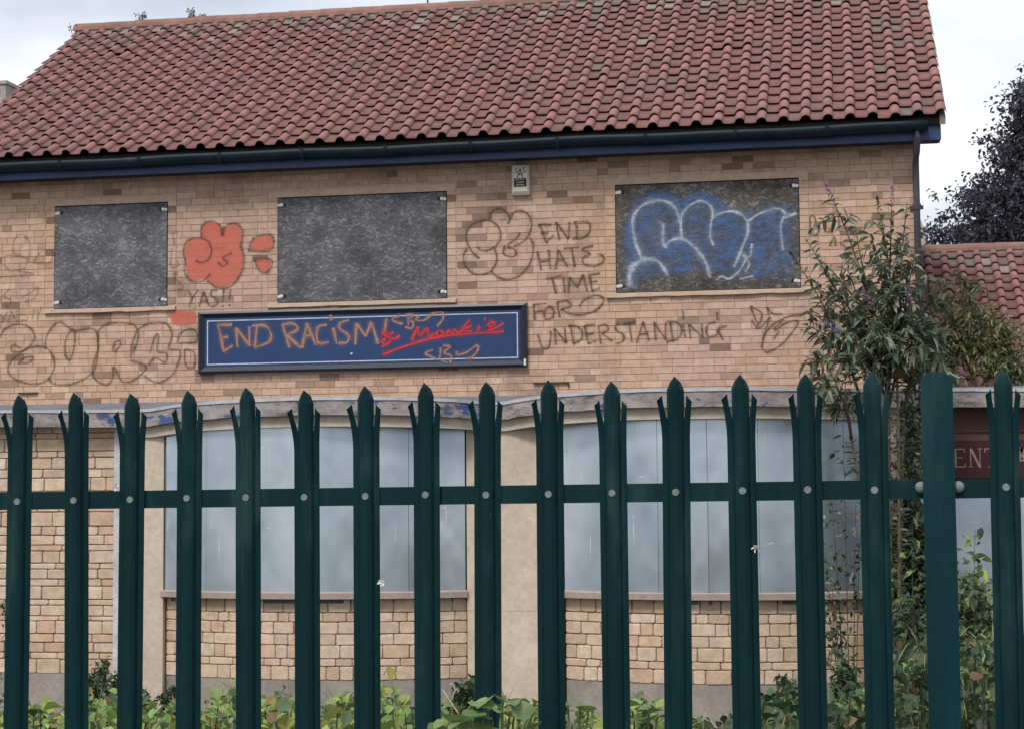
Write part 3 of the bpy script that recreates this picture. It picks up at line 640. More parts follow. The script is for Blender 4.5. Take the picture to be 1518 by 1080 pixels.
strokes('graffiti_tag',pub,faint,YG,ZA,[[(755,260),(790,252)],[(770,258),(775,310)],[(765,325),(760,405),(795,400),(785,380)],[(770,440),(790,430),(775,450),(815,500),(765,512)]],4)
strokes('graffiti_bubble_letters',pub,olive,YG,ZA,[
 [(0,720),(20,685),(70,662),(120,670),(150,700),(150,735),(110,775),(60,785),(50,760),(70,755),(90,770)],[(35,870),(40,840),(80,795),(150,760),(210,770),(240,820),(235,870),(200,915),(130,925),(60,900),(35,870)],[(80,830),(110,810),(145,805),(130,830),(80,833)],
 [(200,770),(205,720),(235,670),(265,652),(290,665),(330,690),(400,680),(430,700),(435,770),(420,860),(370,905),(300,930),(240,925),(215,900)],[(290,800),(290,740),(310,695),(330,690),(330,760),(310,820),(290,800)],
 [(435,740),(440,690),(480,660),(550,655),(600,670),(615,720),(590,790)],[(500,780),(510,745),(530,735),(535,755),(510,785)],[(440,760),(415,840),(420,900),(470,930),(500,900),(505,850),(545,915),(600,905),(650,850),(580,820)],
 [(580,810),(590,740),(620,680),(680,655),(740,660),(765,710),(750,770),(800,780),(790,840),(760,890),(700,920),(640,890)],[(665,790),(690,715),(705,715),(700,780),(740,790),(735,830),(690,810),(660,840)],
 [(790,745),(800,705),(840,685),(872,695),(868,740),(800,745)],[(820,775),(862,785),(866,840),(850,855),(825,840),(820,775)]],4.2,label='large olive bubble letters left of the blue sign')
strokes('graffiti_tag',pub,faint,YG,ZL,[
 [(75,215),(75,160),(100,115),(135,110),(165,150),(170,200),(160,240),(130,235),(80,215)],[(20,240),(50,225),(130,235)],[(25,250),(30,290),(60,315),(100,310),(140,300),(160,250)],[(0,350),(60,345),(190,335),(160,325),(100,318)],
 [(190,270),(230,210),(290,195),(300,230),(280,270),(190,270)],[(60,410),(20,460),(60,480),(50,520),(25,510)],[(95,430),(100,470),(160,450),(215,410),(200,470),(145,490)],
 [(0,560),(20,590)],[(40,555),(10,610)],[(45,610),(65,550)],[(65,550),(85,590)],[(110,530),(92,560),(150,570),(150,595),(95,600)],[(195,540),(185,590)],[(235,525),(212,590)]],3.6)
# faint writing behind the buddleia
strokes('graffiti_tag',pub,brown,YG,(1170,240,4.5),[[(145,490),(140,370),(170,370),(180,420),(200,450),(180,490),(150,480)],[(195,415),(230,395),(285,390)],[(240,420),(240,460),(275,465),(285,420)],[(330,460),(330,340)],[(360,420),(420,470),(440,500)],[(500,440),(520,405),(560,410)],[(250,360),(320,330)],[(270,560),(300,500),(310,560)],[(340,540),(400,590),(460,610)]],3.6)
# window graffiti
ZW=(890,240,4.897); bluef=paint('blue_spray',(.10,.165,.325),.74,.75,1.0,scale=9); blue2=paint('bright_blue_spray',(.10,.22,.52),.55,.6,.9,scale=14); white=paint('white_spray',(.56,.62,.74),.80,.45,.8,scale=26)
fills('graffiti_fill',boards[2],bluef,-.0105,ZW,[[(170,900),(150,700),(170,450),(215,310),(315,230),(450,210),(560,250),(650,210),(780,215),(920,310),(1050,335),(1200,285),(1340,285),(1425,330),(1428,600),(1420,830),(1150,860),(950,850),(800,820),(500,830),(350,870)]],edge=13)
strokes('graffiti_shade',boards[2],blue2,-.0135,ZW,[[(240,340),(320,265),(430,245),(540,270),(600,310),(680,250),(770,250),(890,330)],[(850,440),(950,420),(985,500),(950,640),(870,700)],[(1100,620),(1160,720),(1130,820)],[(480,650),(560,600),(640,640)],[(230,430),(205,600),(250,690)],[(560,770),(640,780)]],15)
strokes('graffiti_stroke',boards[2],white,-.016,ZW,[
 ([(210,900),(215,800),(260,740),(320,710)],13.5),([(320,705),(400,715),(450,760),(490,825)],7),([(300,700),(260,600),(235,470),(250,380),(320,310),(420,280),(500,300),(550,350),(580,440)],7.5),
 ([(590,560),(585,440),(600,370),(660,310),(730,285),(790,310),(815,370),(800,470),(800,550),(820,605)],5.5),([(455,450),(455,580),(470,620)],8),([(470,620),(510,575),(590,560),(660,600),(740,690),(780,770),(795,840)],7),
 ([(815,410),(870,375),(960,360),(1030,390),(1070,430),(1130,390),(1230,350),(1310,345),(1345,380)],5.5),([(1335,405),(1420,375)],6),([(1070,430),(1070,520),(1030,620),(1000,700),(970,760)],6),([(1100,600),(1085,690),(1040,680),(1080,740),(1050,800)],4.5),([(1330,400),(1310,480),(1325,640)],4),([(840,860),(880,830),(935,850),(1010,790),(1050,720)],4.5),([(1010,850),(1110,830)],3.5)],7)

# ================================================================= WALL SIGN
ys=-.06
tl=at(293,463,ys); tr=at(780,449,ys); bl=at(295,554,ys); brr=at(781,543,ys)
sx0,sx1=(tl.x+bl.x)/2,(tr.x+brr.x)/2; sz1=(tl.z+tr.z)/2; sz0=(bl.z+brr.z)/2
sign=thing('wall_sign','long navy blue framed sign board sprayed END RACISM on the brick wall','sign',((sx0+sx1)/2,0,sz0))
navy=mat('sign_blue_mat',col=(.013,.043,.130),attr=False,rough=.5,var=.12,scale=3,spec=.35,fine=.06,stain=((.03,.07,.17),9,.66,.05,.5))
navy2=mat('sign_frame_mat',col=(.008,.012,.028),attr=False,rough=.4,var=.2,scale=5,spec=.45)
fw=.072
m=MB(); m.box(sx0+.01,sx1-.01,-.045,-.002,sz0+.01,sz1-.01); sp_=m.build('panel',navy,sign)
m=MB()
def mitre(a,b,c,d,y0,y1):
    pass
def frame(m,x0,x1,z0,z1,w_,yo,yi):
    O=[(x0,z0),(x1,z0),(x1,z1),(x0,z1)]; I=[(x0+w_,z0+w_),(x1-w_,z0+w_),(x1-w_,z1-w_),(x0+w_,z1-w_)]; Md=[(x0+w_*.35,z0+w_*.35),(x1-w_*.35,z0+w_*.35),(x1-w_*.35,z1-w_*.35),(x0+w_*.35,z1-w_*.35)]
    V=[(x,-.002,z) for x,z in O]+[(x,yo+.012,z) for x,z in O]+[(x,yo,z) for x,z in Md]+[(x,yi,z) for x,z in I]
    m.add(V,[(4*k+i,4*k+(i+1)%4,4*k+4+(i+1)%4,4*k+4+i) for k in range(3) for i in range(4)])
frame(m,sx0,sx1,sz0,sz1,fw,-.078,-.0455); m.build('frame',navy2,sign)
m=MB(); i0=.098; t=.011
for b in ((sx0+i0,sx1-i0,sz0+i0,sz0+i0+t),(sx0+i0,sx1-i0,sz1-i0-t,sz1-i0),(sx0+i0,sx0+i0+t,sz0+i0+t,sz1-i0-t),(sx1-i0-t,sx1-i0,sz0+i0+t,sz1-i0-t)): m.box(b[0],b[1],-.0465,-.0452,b[2],b[3])
m.build('border_line',mat('sign_line_mat',col=(.50,.54,.62),attr=False,rough=.6,var=.2,scale=20),sign)
ZB=(280,430,2.919); copper=paint('copper_spray',(.42,.235,.165),.92,.3,.5,scale=50); red=paint('red_spray',(.60,.055,.065),.92,.12,.5,scale=40)
strokes('lettering',sign,copper,-.0475,ZB,[
 [(185,150),(125,152)],[(125,152),(140,210),(150,265)],[(150,265),(188,240)],[(135,207),(168,203)],[(210,245),(205,165)],[(205,165),(262,240)],[(262,240),(262,160)],[(285,245),(295,150)],[(275,155),(330,155),(355,190),(345,225),(285,248)],
 [(435,248),(405,150)],[(405,150),(450,145),(470,170),(425,195)],[(425,195),(485,250)],[(490,248),(510,145)],[(510,145),(550,238)],[(500,200),(535,195)],[(595,150),(560,160),(553,200),(565,230),(605,225)],[(625,165),(640,230)],[(612,105),(617,130)],
 [(690,130),(655,145),(655,170),(690,195),(685,225),(650,230)],[(720,235),(725,145)],[(725,145),(765,200)],[(765,200),(790,140)],[(790,140),(818,230)],[(855,125),(845,185)],[(842,215),(845,222)]],5.4,label='copper sprayed words END RACISM')
strokes('lettering',sign,copper,-.0475,ZB,[[(915,110),(880,130),(925,148)],[(945,105),(950,150)],[(940,105),(970,110),(950,128),(970,140),(965,165),(935,160)],[(995,110),(985,130),(1020,130),(1060,100),(1095,97),(1100,125),(1075,155)]],3.8,label='copper sprayed tag above the red words')
strokes('lettering',sign,copper,-.0475,ZB,[[(1055,258),(1025,275),(1070,297)],[(1090,250),(1085,300)],[(1100,240),(1130,245),(1105,270),(1135,285),(1125,315),(1090,300)],[(1160,265),(1160,280),(1200,270),(1245,240),(1250,260),(1225,290),(1195,297)]],3.8,label='copper sprayed tag below the red underline')
strokes('lettering',sign,red,-.0495,ZB,[
 [(912,198),(885,212),(850,182),(838,190),(868,206),(872,222),(850,236),(836,222),(850,208),(885,184)],[(840,240)],[(965,215),(990,160)],[(990,160),(1000,195),(1030,165)],[(1030,165),(1040,200),(1060,192)],[(1085,175),(1070,190),(1085,200),(1100,185),(1085,175)],[(1115,195),(1125,175),(1140,190),(1150,172),(1165,190)],
 [(1170,190),(1215,130)],[(1225,155),(1190,172),(1225,180)],[(1250,180),(1257,156)],[(1278,128),(1284,126)],[(1290,165),(1325,150),(1310,140),(1290,160),(1310,172),(1360,145)],[(840,278),(960,235),(1100,200),(1360,180)]],4.6,label='red painted words & Monkie with an underline')
m=MB(); p=at(521,524,-.047); m.box(p.x-.012,p.x+.012,-.0472,-.0453,p.z-.008,p.z+.008); p=at(778,537,-.08); m.box(p.x-.012,p.x+.012,-.0795,-.076,p.z-.03,p.z+.04); m.build('paint_chip',bolt_m,sign)

# ================================================================= ALARM BOX
al0=at(758,289,-.09); al1=at(784,243,-.09)
ax0,ax1,az0,az1=al0.x,al1.x,al0.z,al1.z
alm=thing('alarm_box','cream intruder alarm box with black lettering under the eaves','alarm box',((ax0+ax1)/2,0,az0))
cream=mat('alarm_cream_mat',col=(.60,.555,.47),attr=False,rough=.5,var=.12,scale=8,stain=((.3,.26,.2),9,.6,.1,.5)); blk=mat('black_print_mat',col=(.015,.014,.014),attr=False,rough=.6,var=0,fine=0)
m=MB(); b=.022; V=[(ax0,-.002,az0),(ax1,-.002,az0),(ax1,-.002,az1),(ax0,-.002,az1),(ax0,-.06,az0),(ax1,-.06,az0),(ax1,-.06,az1),(ax0,-.06,az1),(ax0+b,-.085,az0+b*1.6),(ax1-b,-.085,az0+b*1.6),(ax1-b,-.085,az1-b*.6),(ax0+b,-.085,az1-b*.6)]
m.add(V,[(k*4+i,k*4+(i+1)%4,k*4+4+(i+1)%4,k*4+4+i) for k in range(2) for i in range(4)]+[(8,9,10,11)]); m.build('cover',cream,alm)
H=az1-az0; xm=(ax0+ax1)/2
def text(s,size,x,z,y,mt,parent,name='lettering',ex=.0006,sxy=(1,1)):
    cu=bpy.data.curves.new(name,'FONT'); cu.body=s; cu.size=size; cu.extrude=ex; cu.align_x='CENTER'; cu.align_y='CENTER'; cu.resolution_u=3
    t_=bpy.data.objects.new(name,cu); C.objects.link(t_); dg=bpy.context.evaluated_depsgraph_get(); me=bpy.data.meshes.new_from_object(t_.evaluated_get(dg)); bpy.data.objects.remove(t_)
    for v in me.vertices: v.co=(v.co.x*sxy[0]+x,y-v.co.z,v.co.y*sxy[1]+z)
    me.materials.clear(); o=link(name,me,mt,parent); return o
text('S',.085,xm-.043,az1-.075,-.0862,blk,alm); text('S',.085,xm+.043,az1-.07,-.0862,blk,alm); text('A',.125,xm,az1-.105,-.0862,blk,alm,sxy=(.85,1.15))
m=MB(); m.box(ax0+.03,ax1-.03,-.0866,-.0852,az0+.085,az0+.182); m.build('label_plate',blk,alm)
for i,s_ in enumerate(('SECURITY','ALARM','SYSTEMS')): text(s_,.027,xm,az0+.166-i*.031,-.0874,cream,alm,ex=.0004,sxy=(.92 if i!=1 else 1,1))

# ================================================================= ENTRANCE SIGN
ez1=at(1440,652,-.1).z; ez0=at(1440,708,-.1).z; e0=at(1404,680,-.1).x
es=thing('entrance_sign','dark red sign with pale serif capitals beside the flat topped fence post','sign',(e0+.5,0,ez0))
m=MB(); m.box(e0,e0+1.25,-.10,-.0865,ez0,ez1); m.build('panel',mat('sign_red_mat',col=(.050,.010,.011),attr=False,rough=.5,var=.15,scale=4),es)
lm=mat('sign_letter_mat',col=(.27,.20,.18),attr=False,rough=.7,var=.4,scale=25)
def serif(ch,x,z0,h,w_):
    m=MB(); y0,y1=-.1025,-.1002; t=.03; k=.014; B=lambda a,b,c,d:m.box(x+a*w_,x+b*w_,y0,y1,z0+c*h,z0+d*h)
    def dia(a,c,b,d,th):
        p=Vector((x+a*w_,0,z0+c*h)); q=Vector((x+b*w_,0,z0+d*h)); o=Vector((th/2,0,0)); V=[p-o,p+o,q+o,q-o]; V=[(v.x,y0-.0006,v.z) for v in V]+[(v.x,y1,v.z) for v in V]
        m.add(V,[(0,1,2,3),(4,7,6,5),(0,4,5,1),(1,5,6,2),(2,6,7,3),(3,7,4,0)])
    if ch=='E': B(.14,.27,0,1); B(0,.12,0,.07); B(0,.12,.93,1); B(.27,.95,0,.06); B(.27,.9,.94,1); B(.27,.72,.49,.54); B(.88,.95,.06,.22); B(.83,.9,.78,.94)
    if ch=='N': B(.12,.19,0,1); B(.81,.88,0,1); B(0,.1,0,.06); B(.2,.3,0,.06); B(.7,.8,.94,1); B(.9,1,.94,1); dia(.17,1,.84,0,.026)
    if ch=='T': B(.44,.57,0,.94); B(.3,.44,0,.05); B(.57,.71,0,.05); B(.02,.98,.94,1); B(.02,.08,.78,.94); B(.92,.98,.78,.94)
    if ch=='R': B(.12,.32,0,1); B(0,.12,0,.07); B(.32,.75,.91,1); B(.32,.75,.47,.55); B(.72,.88,.55,.91); dia(.5,.47,.92,0,.05)
    if ch=='A': dia(.08,0,.5,1,.03); dia(.92,0,.5,1,.055); B(.25,.75,.3,.37)
    if ch=='C': B(.08,.26,.15,.85); B(.2,.85,0,.1); B(.2,.85,.9,1); B(.8,.9,.1,.28); B(.8,.9,.72,.9)
    m.build('letter',lm,es)
lx=at(1413,690,-.1).x; lh=at(1440,664,-.1).z-at(1440,692,-.1).z; lz=at(1440,692,-.1).z
for i,ch in enumerate('ENTRANCE'): serif(ch,lx+i*.157,lz,lh,.135)

# ================================================================= NEIGHBOURS
nb=thing('low_tiled_building','single storey building with red pantile roof behind the porch','building',(3.5,7.3,0))
EV2=Vector((0,3.55,at(1450,365,7.25).z-RUN*math.tan(PHI)-.1))
m=MB(); m.box(.85,8.5,3.95,10.5,0,EV2.z-.05,(.33,.22,.16)); m.build('wall',mortar_m,nb)
rb=roof_base(nb,EV2,.82,8.6)
tile_roof(rb,EV2,.84,20,NR,300,keyr); ridge(rb,EV2,.84,.84+20*TW)
fg=thing('far_gable_house','pale rendered gable of a far house beside the downpipe','house',(3.2,22,0))
p=at(1362,300,22); q=at(1379,352,22)
m=MB(); a=p.x-6; m.add([(a,22,0),(q.x,22,0),(q.x,22,q.z-.2),(p.x-.1,22,p.z),(a,22,p.z+2),(a,26,0),(q.x,26,0),(q.x,26,q.z-.2),(p.x-.1,26,p.z),(a,26,p.z+2)],[(0,1,2,3,4),(9,8,7,6,5),(1,6,7,2),(2,7,8,3),(3,8,9,4),(0,4,9,5)],(.45,.40,.36)); m.build('wall',mat('far_render_mat',rough=.9,var=.1),fg)
rw=thing('rear_wing','grey tiled rear wing with squat chimney behind the left verge','building',(-13,9,0))
p=at(10,143,9.0)
m=MB(); m.box(-18,p.x+1.5,9,13,0,p.z-.9,(.3,.2,.15)); m.build('wall',mortar_m,rw)
m=MB(); m.sweep([[(X,8.8,p.z-1.0),(X,8.8,p.z-.95),(X,11,p.z+.25),(X,13.2,p.z-.95),(X,13.2,p.z-1.0)] for X in (-18.2,p.x+1.6)],(.17,.155,.15)); m.build('roof',mat('grey_roof_mat',rough=.9,var=.3,scale=6),rw)
c0=at(-14,128,10.9); c1=at(20,143,10.9)
m=MB(); m.box(c0.x,c1.x,10.6,11.3,c1.z-.7,c0.z-.05,(.34,.31,.29)); m.box(c0.x-.03,c1.x+.03,10.57,11.33,c0.z-.049,c0.z+.01,(.38,.35,.33)); m.build('chimney',MATS['grey_roof_mat'],rw)

# ================================================================= PALISADE FENCE
FY0=-14.7216; FTH=-.01071; FS=.00465; FX0=-2.1005
def fpt(s,z): return Vector((FX0+s*math.cos(FTH),FY0+s*math.sin(FTH),z+FS*s))
fence=thing('palisade_fence','dark green steel palisade fence with triple pointed pales','fence',(-.9,FY0,.72))
fg_m=mat('fence_paint_mat',rough=.5,var=.22,scale=7,spec=.13,fine=.1,bump=.08,bscale=70,stretch=(1,1,.22),stain=((.022,.050,.050),7,.56,.10,.6),stain2=((.14,.17,.165),26,.715,.02,.6))
GRN=(.0022,.0225,.0265); EDGE=(.10,.13,.13)
def pale_mesh(seed):
    q=random.Random(seed); T=0.0; m=MB(); vid={}
    def V(x,y,z):
        k=(round(x,5),round(y,5),round(z,5))
        if k not in vid: vid[k]=len(m.v); m.v.append(k)
        return vid[k]
    spL=.011+q.uniform(-.003,.004); spR=.0065+q.uniform(-.003,.003); fw_=.026+q.uniform(-.006,.006); cb=.012+q.uniform(-.004,.004)
    def bend(z,amt):
        t=max(0,(z+.15)/.11); return amt*min(1,t)**1.7 if t>0 else 0
    prof=[(-.0325,.003),(-.0255,.0),(-.0185,0),(-.0125,-.010),(-.005,-.0135),(.005,-.0135),(.0125,-.010),(.0185,0),(.0255,0),(.0325,.003)]
    Zs=[-2.02,-1.2,-.5,-.2,-.15,-.13,-.105]
    def row(i0,i1,z0,z1,fx):
        for i in range(i0,i1):
            m.f.append((V(*fx(i,z0)),V(*fx(i+1,z0)),V(*fx(i+1,z1)),V(*fx(i,z1)))); m.c.append(GRN)
    def base(i,z): 
        x,y=prof[i]; e=0
        if i<=2: e=-bend(z,spL)*(1 if i<2 else .5); fy=-bend(z,fw_)
        elif i>=7: e=bend(z,spR)*(1 if i>7 else .5); fy=-bend(z,fw_*.45)
        else: fy=-bend(z,cb*.3)
        return x+e*(1 if i in(0,1,2,7,8,9) else 0)*(.0 if z<=-.105 and i in(2,7) else 1),y+fy,z
    for a,b in zip(Zs,Zs[1:]): row(0,9,a,b,base)
    # side prongs above the slits
    for side in (0,1):
        ii=(0,1,2) if side==0 else (7,8,9)
        def fx(i,z):
            x,y,zz=base(i,z); g=.004*min(1,(z+.105)/.03)
            if i==2: x=prof[2][0]-bend(z,spL)+bend(-.105,spL)-g
            if i==7: x=prof[7][0]+bend(z,spR)-bend(-.105,spR)+g
            if z==-.105: return base(i,z)
            return x,y,z
        top={0:-.056,1:-.050,2:-.043,7:-.043,8:-.050,9:-.058}
        for a,b in ((-.105,-.085),(-.085,-.068)): row(ii[0],ii[2],a,b,fx)
        for i in (ii[0],ii[1]):
            p=fx(i,-.068); q_=fx(i+1,-.068); t0=fx(i,-.05); t1=fx(i+1,-.05)
            m.f.append((V(*p),V(*q_),V(t1[0],t1[1],top[i+1]),V(t0[0],t0[1],top[i]))); m.c.append(GRN)
    # centre point
    def fc(i,z,k=1):
        x,y=prof[i]; return x*k,y-bend(z,cb)*.4,z
    def fc0(i,z): return base(i,z) if z==-.105 else fc(i,z)
    row(2,7,-.105,-.07,fc0); row(2,7,-.07,-.032,fc)
    def f2(i,z):
        k={-.032:1,-.014:.60}[z]; return fc(i,z,k)
    row(2,7,-.032,-.014,f2)
    tip=V(0,-.012-cb*.4,0)
    for i in range(2,7): m.f.append((V(*f2(i,-.014)),V(*f2(i+1,-.014)),tip)); m.c.append(GRN)
    return m
edge_m=mat('fence_edge_mat',col=(.19,.23,.225),attr=False,rough=.6,var=.3,scale=60)
PALES=[]
for s_ in range(6):
    me=pale_mesh(s_).mesh('pale',False); me.materials.append(fg_m); me.materials.append(edge_m); PALES.append(me)
cap_m=mat('bolt_grey_mat',col=(.18,.205,.21),attr=False,rough=.55,var=.3,scale=120)
bm_=MB(); bm_.tube([(0,-.0136,0),(0,-.0185,0)],[.0095,.0082],n=12); bme=bm_.mesh('bolt',False); bme.materials.append(cap_m)
PZ=2.7265; BZ=2.4533
dz=[0,.002,-.004,0,.004,-.006,0,.004,.003,.003,-.004,.004,.004,.002,.004]
def pale(s,k,dzz):
    p=fpt(s,PZ+dzz); o=link('pale',PALES[k%6],None,fence); o.location=p; o.rotation_euler=(R.gauss(0,.006),R.gauss(0,.005),FTH+R.gauss(0,.035))
    md=o.modifiers.new('thickness','SOLIDIFY'); md.thickness=.003; md.offset=1; md.material_offset_rim=1
    b=bpy.data.objects.new('bolt',bme); C.objects.link(b); b.parent=o; b.location=(R.uniform(-.0015,.0015),0,BZ-PZ-dzz+R.uniform(-.002,.002))
for i in range(15): pale(i*.155,i,dz[i])
pale(15.93*.155,3,.0)
for i in range(12): pale((16.93+i)*.155,5+i,0)
for i in range(8): pale(-.155*(i+1),4+i,0)
def rail(s0,s1,name='rail'):
    m=MB()
    for zc in (BZ,BZ-1.35):
        a,b=fpt(s0,zc),fpt(s1,zc); y0=.0045
        sec=lambda p:[(p.x,p.y+y0,p.z-.0225),(p.x,p.y+y0,p.z+.0225),(p.x,p.y+y0+.045,p.z+.0225),(p.x,p.y+y0+.045,p.z+.0175),(p.x,p.y+y0+.005,p.z+.0175),(p.x,p.y+y0+.005,p.z-.0225)]
        m2=MB(); m2.sweep([sec(a),sec(b)],GRN); m2.build(name,fg_m,fence)
PS=14.95*.155
rail(-1.35,PS+.03); rail(PS+.032,4.4)
# post
m=MB(); hw=.0365; p=fpt(PS,PZ)
def sect(z,h): return [(p.x-h,p.y-.02,z),(p.x+h,p.y-.02,z),(p.x+h,p.y-.014,z),(p.x+.003,p.y-.014,z),(p.x+.003,p.y+.002,z),(p.x-.003,p.y+.002,z),(p.x-.003,p.y-.014,z),(p.x-h,p.y-.014,z)]
m.sweep([sect(.5,hw),sect(p.z-.02,hw),sect(p.z-.001,hw*.55)],(.003,.028,.035)); po=m.build('post',fg_m,fence)
m=MB(); 
m.tube([(p.x+.004,p.y-.006,p.z-.03),(p.x+.03,p.y-.006,p.z-.004),(p.x+.052,p.y-.002,p.z-.016)],.0045,(.3,.33,.33),n=5); m.build('bent_cap',edge_m,po)
for ss in (14.69*.155,15.24*.155):
    q=fpt(ss,BZ); m=MB(); m.tube([(q.x,q.y+.0044,q.z+.004),(q.x,q.y-.004,q.z+.004),(q.x,q.y-.010,q.z+.004)],[.0145,.0135,.007],n=14); m.build('bolt',cap_m,po,True)
for ss in (0.6,):
    pass

# ================================================================= VEGETATION
leaf_m=mat('leaf_mat',rough=.55,var=.2,scale=14,spec=.35,trans=.3,fine=.08)
wood_m=mat('stem_mat',rough=.9,var=.3,scale=20)
def leaf(m,p,d,L,W,col,droop=.25,fold=.25,rng=R):
    d=d.normalized(); s=d.cross(Vector((0,0,1)))
    if s.length<.05: s=Vector((1,0,0))
    s.normalize(); u=s.cross(d).normalized(); a=rng.uniform(-.9,.9); s2=s*math.cos(a)+u*math.sin(a); u=u*math.cos(a)-s*math.sin(a); s=s2
    dn=Vector((0,0,droop*L)); m1=p+d*L*.28-dn*.06; m2=p+d*L*.66-dn*.4; tip=p+d*L-dn; k=fold*W
    c2=tuple(x*rng.uniform(.86,1.12) for x in col)
    o=len(m.v); m.v+=[tuple(p),tuple(m1+s*W*.46+u*k),tuple(m1),tuple(m1-s*W*.46+u*k),tuple(m2+s*W*.40+u*k*.8),tuple(m2),tuple(m2-s*W*.40+u*k*.8),tuple(tip)]
    m.f+=[(o,o+2,o+1),(o,o+3,o+2),(o+1,o+2,o+5,o+4),(o+2,o+3,o+6,o+5),(o+4,o+5,o+7),(o+5,o+6,o+7)]; m.c+=[col,c2,col,c2,col,c2]
def rv(rng=R,up=0):
    while 1:
        v=Vector((rng.uniform(-1,1),rng.uniform(-1,1),rng.uniform(-1,1)))
        if .05<v.length<1: return (v.normalized()+Vector((0,0,up))).normalized()
def bezier(a,b,c,n=10):
    return [a*(1-t)**2+b*2*t*(1-t)+c*t*t for t in [i/n for i in range(n+1)]]
def branch_plant(name,label,cat,base,tips,leafL,leafW,cols,spacing=.05,stemr=.018,group=None,start=.3,side=.6,twigs=3,flower=None,droop=.3,twl=.35,forks=None):
    th=thing(name,label,cat,base); st=MB(); lf=MB(); fl=MB()
    def leaves(P,t0,L0):
        acc=0; k=0
        for i in range(1,len(P)):
            if i/len(P)<t0: continue
            seg=P[i]-P[i-1]; n=max(1,int(seg.length/spacing))
            for j in range(n):
                p=P[i-1]+seg*(j/n); d=seg.normalized(); sd_=d.cross(rv()).normalized(); k+=1
                for sg in (1,-1):
                    if R.random()<.12: continue
                    c=jit(R.choice(cols),.22); leaf(lf,p,(sd_*sg+d*.55+Vector((0,0,R.uniform(-.2,.25)))),L0*R.uniform(.6,1.15),leafW*R.uniform(.75,1.15),c,droop=R.uniform(.05,droop*2.4))
    root=base
    if forks:
        for f in forks:
            P=bezier(root,root.lerp(f,.5)+Vector((R.uniform(-.1,.1),0,0)),f,10); st.tube(P,[stemr*1.5*(1-.5*i/10) for i in range(11)],jit((.12,.09,.06),.2),n=6); leaves(P,.25,leafL*.9)
    for tip,fl_ in tips:
        base=min(forks,key=lambda f:(f-tip).length*R.uniform(.8,1.2)) if forks else root
        mid=base.lerp(tip,.55)+Vector((R.uniform(-.12,.12),R.uniform(-.1,.1),R.uniform(0,.25)))
        P=bezier(base if forks else base+Vector((R.uniform(-.06,.06),R.uniform(-.06,.06),0)),mid,tip,16); 
        st.tube(P,[stemr*(1-.8*i/16) for i in range(17)],jit((.10,.075,.05),.2),n=5)
        leaves(P,start,leafL)
        for k in range(twigs):
            t=R.uniform(start+.05,.92); p=P[int(t*16)]; d=(rv(up=.35)+(tip-base).normalized()*.6+Vector((R.uniform(-side,side),0,0))).normalized(); L=twl*R.uniform(.5,1.2)
            Q=bezier(p,p+d*L*.5+Vector((0,0,.06)),p+d*L-Vector((0,0,.05)),6); st.tube(Q,[.006*(1-.7*i/6)+.001 for i in range(7)],(.11,.10,.06),n=4,cap=False); leaves(Q,.15,leafL*.85)
        if fl_:
            d=(P[-1]-P[-3]).normalized()
            for k in range(70):
                t=R.random(); p=P[-1]+d*(t*.2-.02)+rv()*.024*(1.15-t)
                leaf(fl,p,rv(),.018,.016,jit(fl_,.25),droop=0)
    st.build('stems',wood_m,th,True); o=lf.build('foliage',leaf_m,th); o['kind']='stuff'
    if fl.v: o=fl.build('flower_spikes',leaf_m,th); o['kind']='stuff'
    return th
lilac=(.30,.16,.46); pinkl=(.42,.22,.42); deadf=(.10,.05,.035)
BC=[(.11,.15,.095),(.16,.20,.14),(.08,.115,.07),(.23,.265,.20),(.09,.12,.065),(.17,.185,.105),(.30,.33,.27)]
def tp(x,y,Y): return at(x,y,Y)
bb_=Vector((at(1325,900,-1.25).x,-1.3,ground_z(.4,-1.3)))
tips=[(1232,292,-1.5,lilac),(1305,318,-1.4,deadf),(1322,300,-1.3,(.35,.30,.36)),(1345,300,-1.2,None),(1268,335,-1.6,None),(1193,352,-1.7,None),(1215,385,-1.4,None),(1185,395,-1.5,deadf),(1205,430,-1.6,None),(1235,420,-1.2,None),(1330,350,-1.1,None),(1290,450,-1.8,pinkl),(1350,450,-1.6,lilac),(1243,492,-1.9,lilac),(1190,480,-1.5,None),(1186,540,-1.7,None),(1215,505,-1.5,None),(1385,405,-1.2,None),(1375,470,-1.5,None),(1300,380,-1.5,None),(1345,400,-1.0,None),(1260,460,-1.4,None),(1310,500,-1.9,None),(1225,545,-1.9,None),(1360,530,-1.7,None),(1275,540,-1.6,None),(1320,420,-1.7,None),(1340,340,-1.5,None),(1290,350,-1.2,None),(1360,360,-1.5,None),(1255,395,-1.8,None),(1225,465,-1.3,None),(1280,420,-1.0,None),(1240,530,-1.2,None),(1300,560,-1.4,None),(1345,560,-1.1,None),(1330,470,-1.2,None),(1210,565,-1.5,None),(1398,500,-1.3,None),(1392,555,-1.4,None),(1402,445,-1.2,None),(1380,435,-1.0,None),(1265,590,-1.6,None),(1235,600,-1.5,None)]
branch_plant('buddleia_bush','tall buddleia with lilac flower spikes against the brick corner','bush',bb_,[(tp(x,y,Y),f) for x,y,Y,f in tips],.16,.044,BC,spacing=.05,start=.25,twigs=4,twl=.30,forks=[tp(1290,640,-1.4),tp(1318,600,-1.3),tp(1340,610,-1.2),tp(1262,650,-1.5),tp(1330,560,-1.4)])
YC=[(.17,.205,.08),(.22,.235,.10),(.13,.17,.07),(.24,.21,.10),(.15,.19,.10),(.26,.27,.17)]
sb2=Vector((at(1445,560,1.0).x,1.0,3.47))
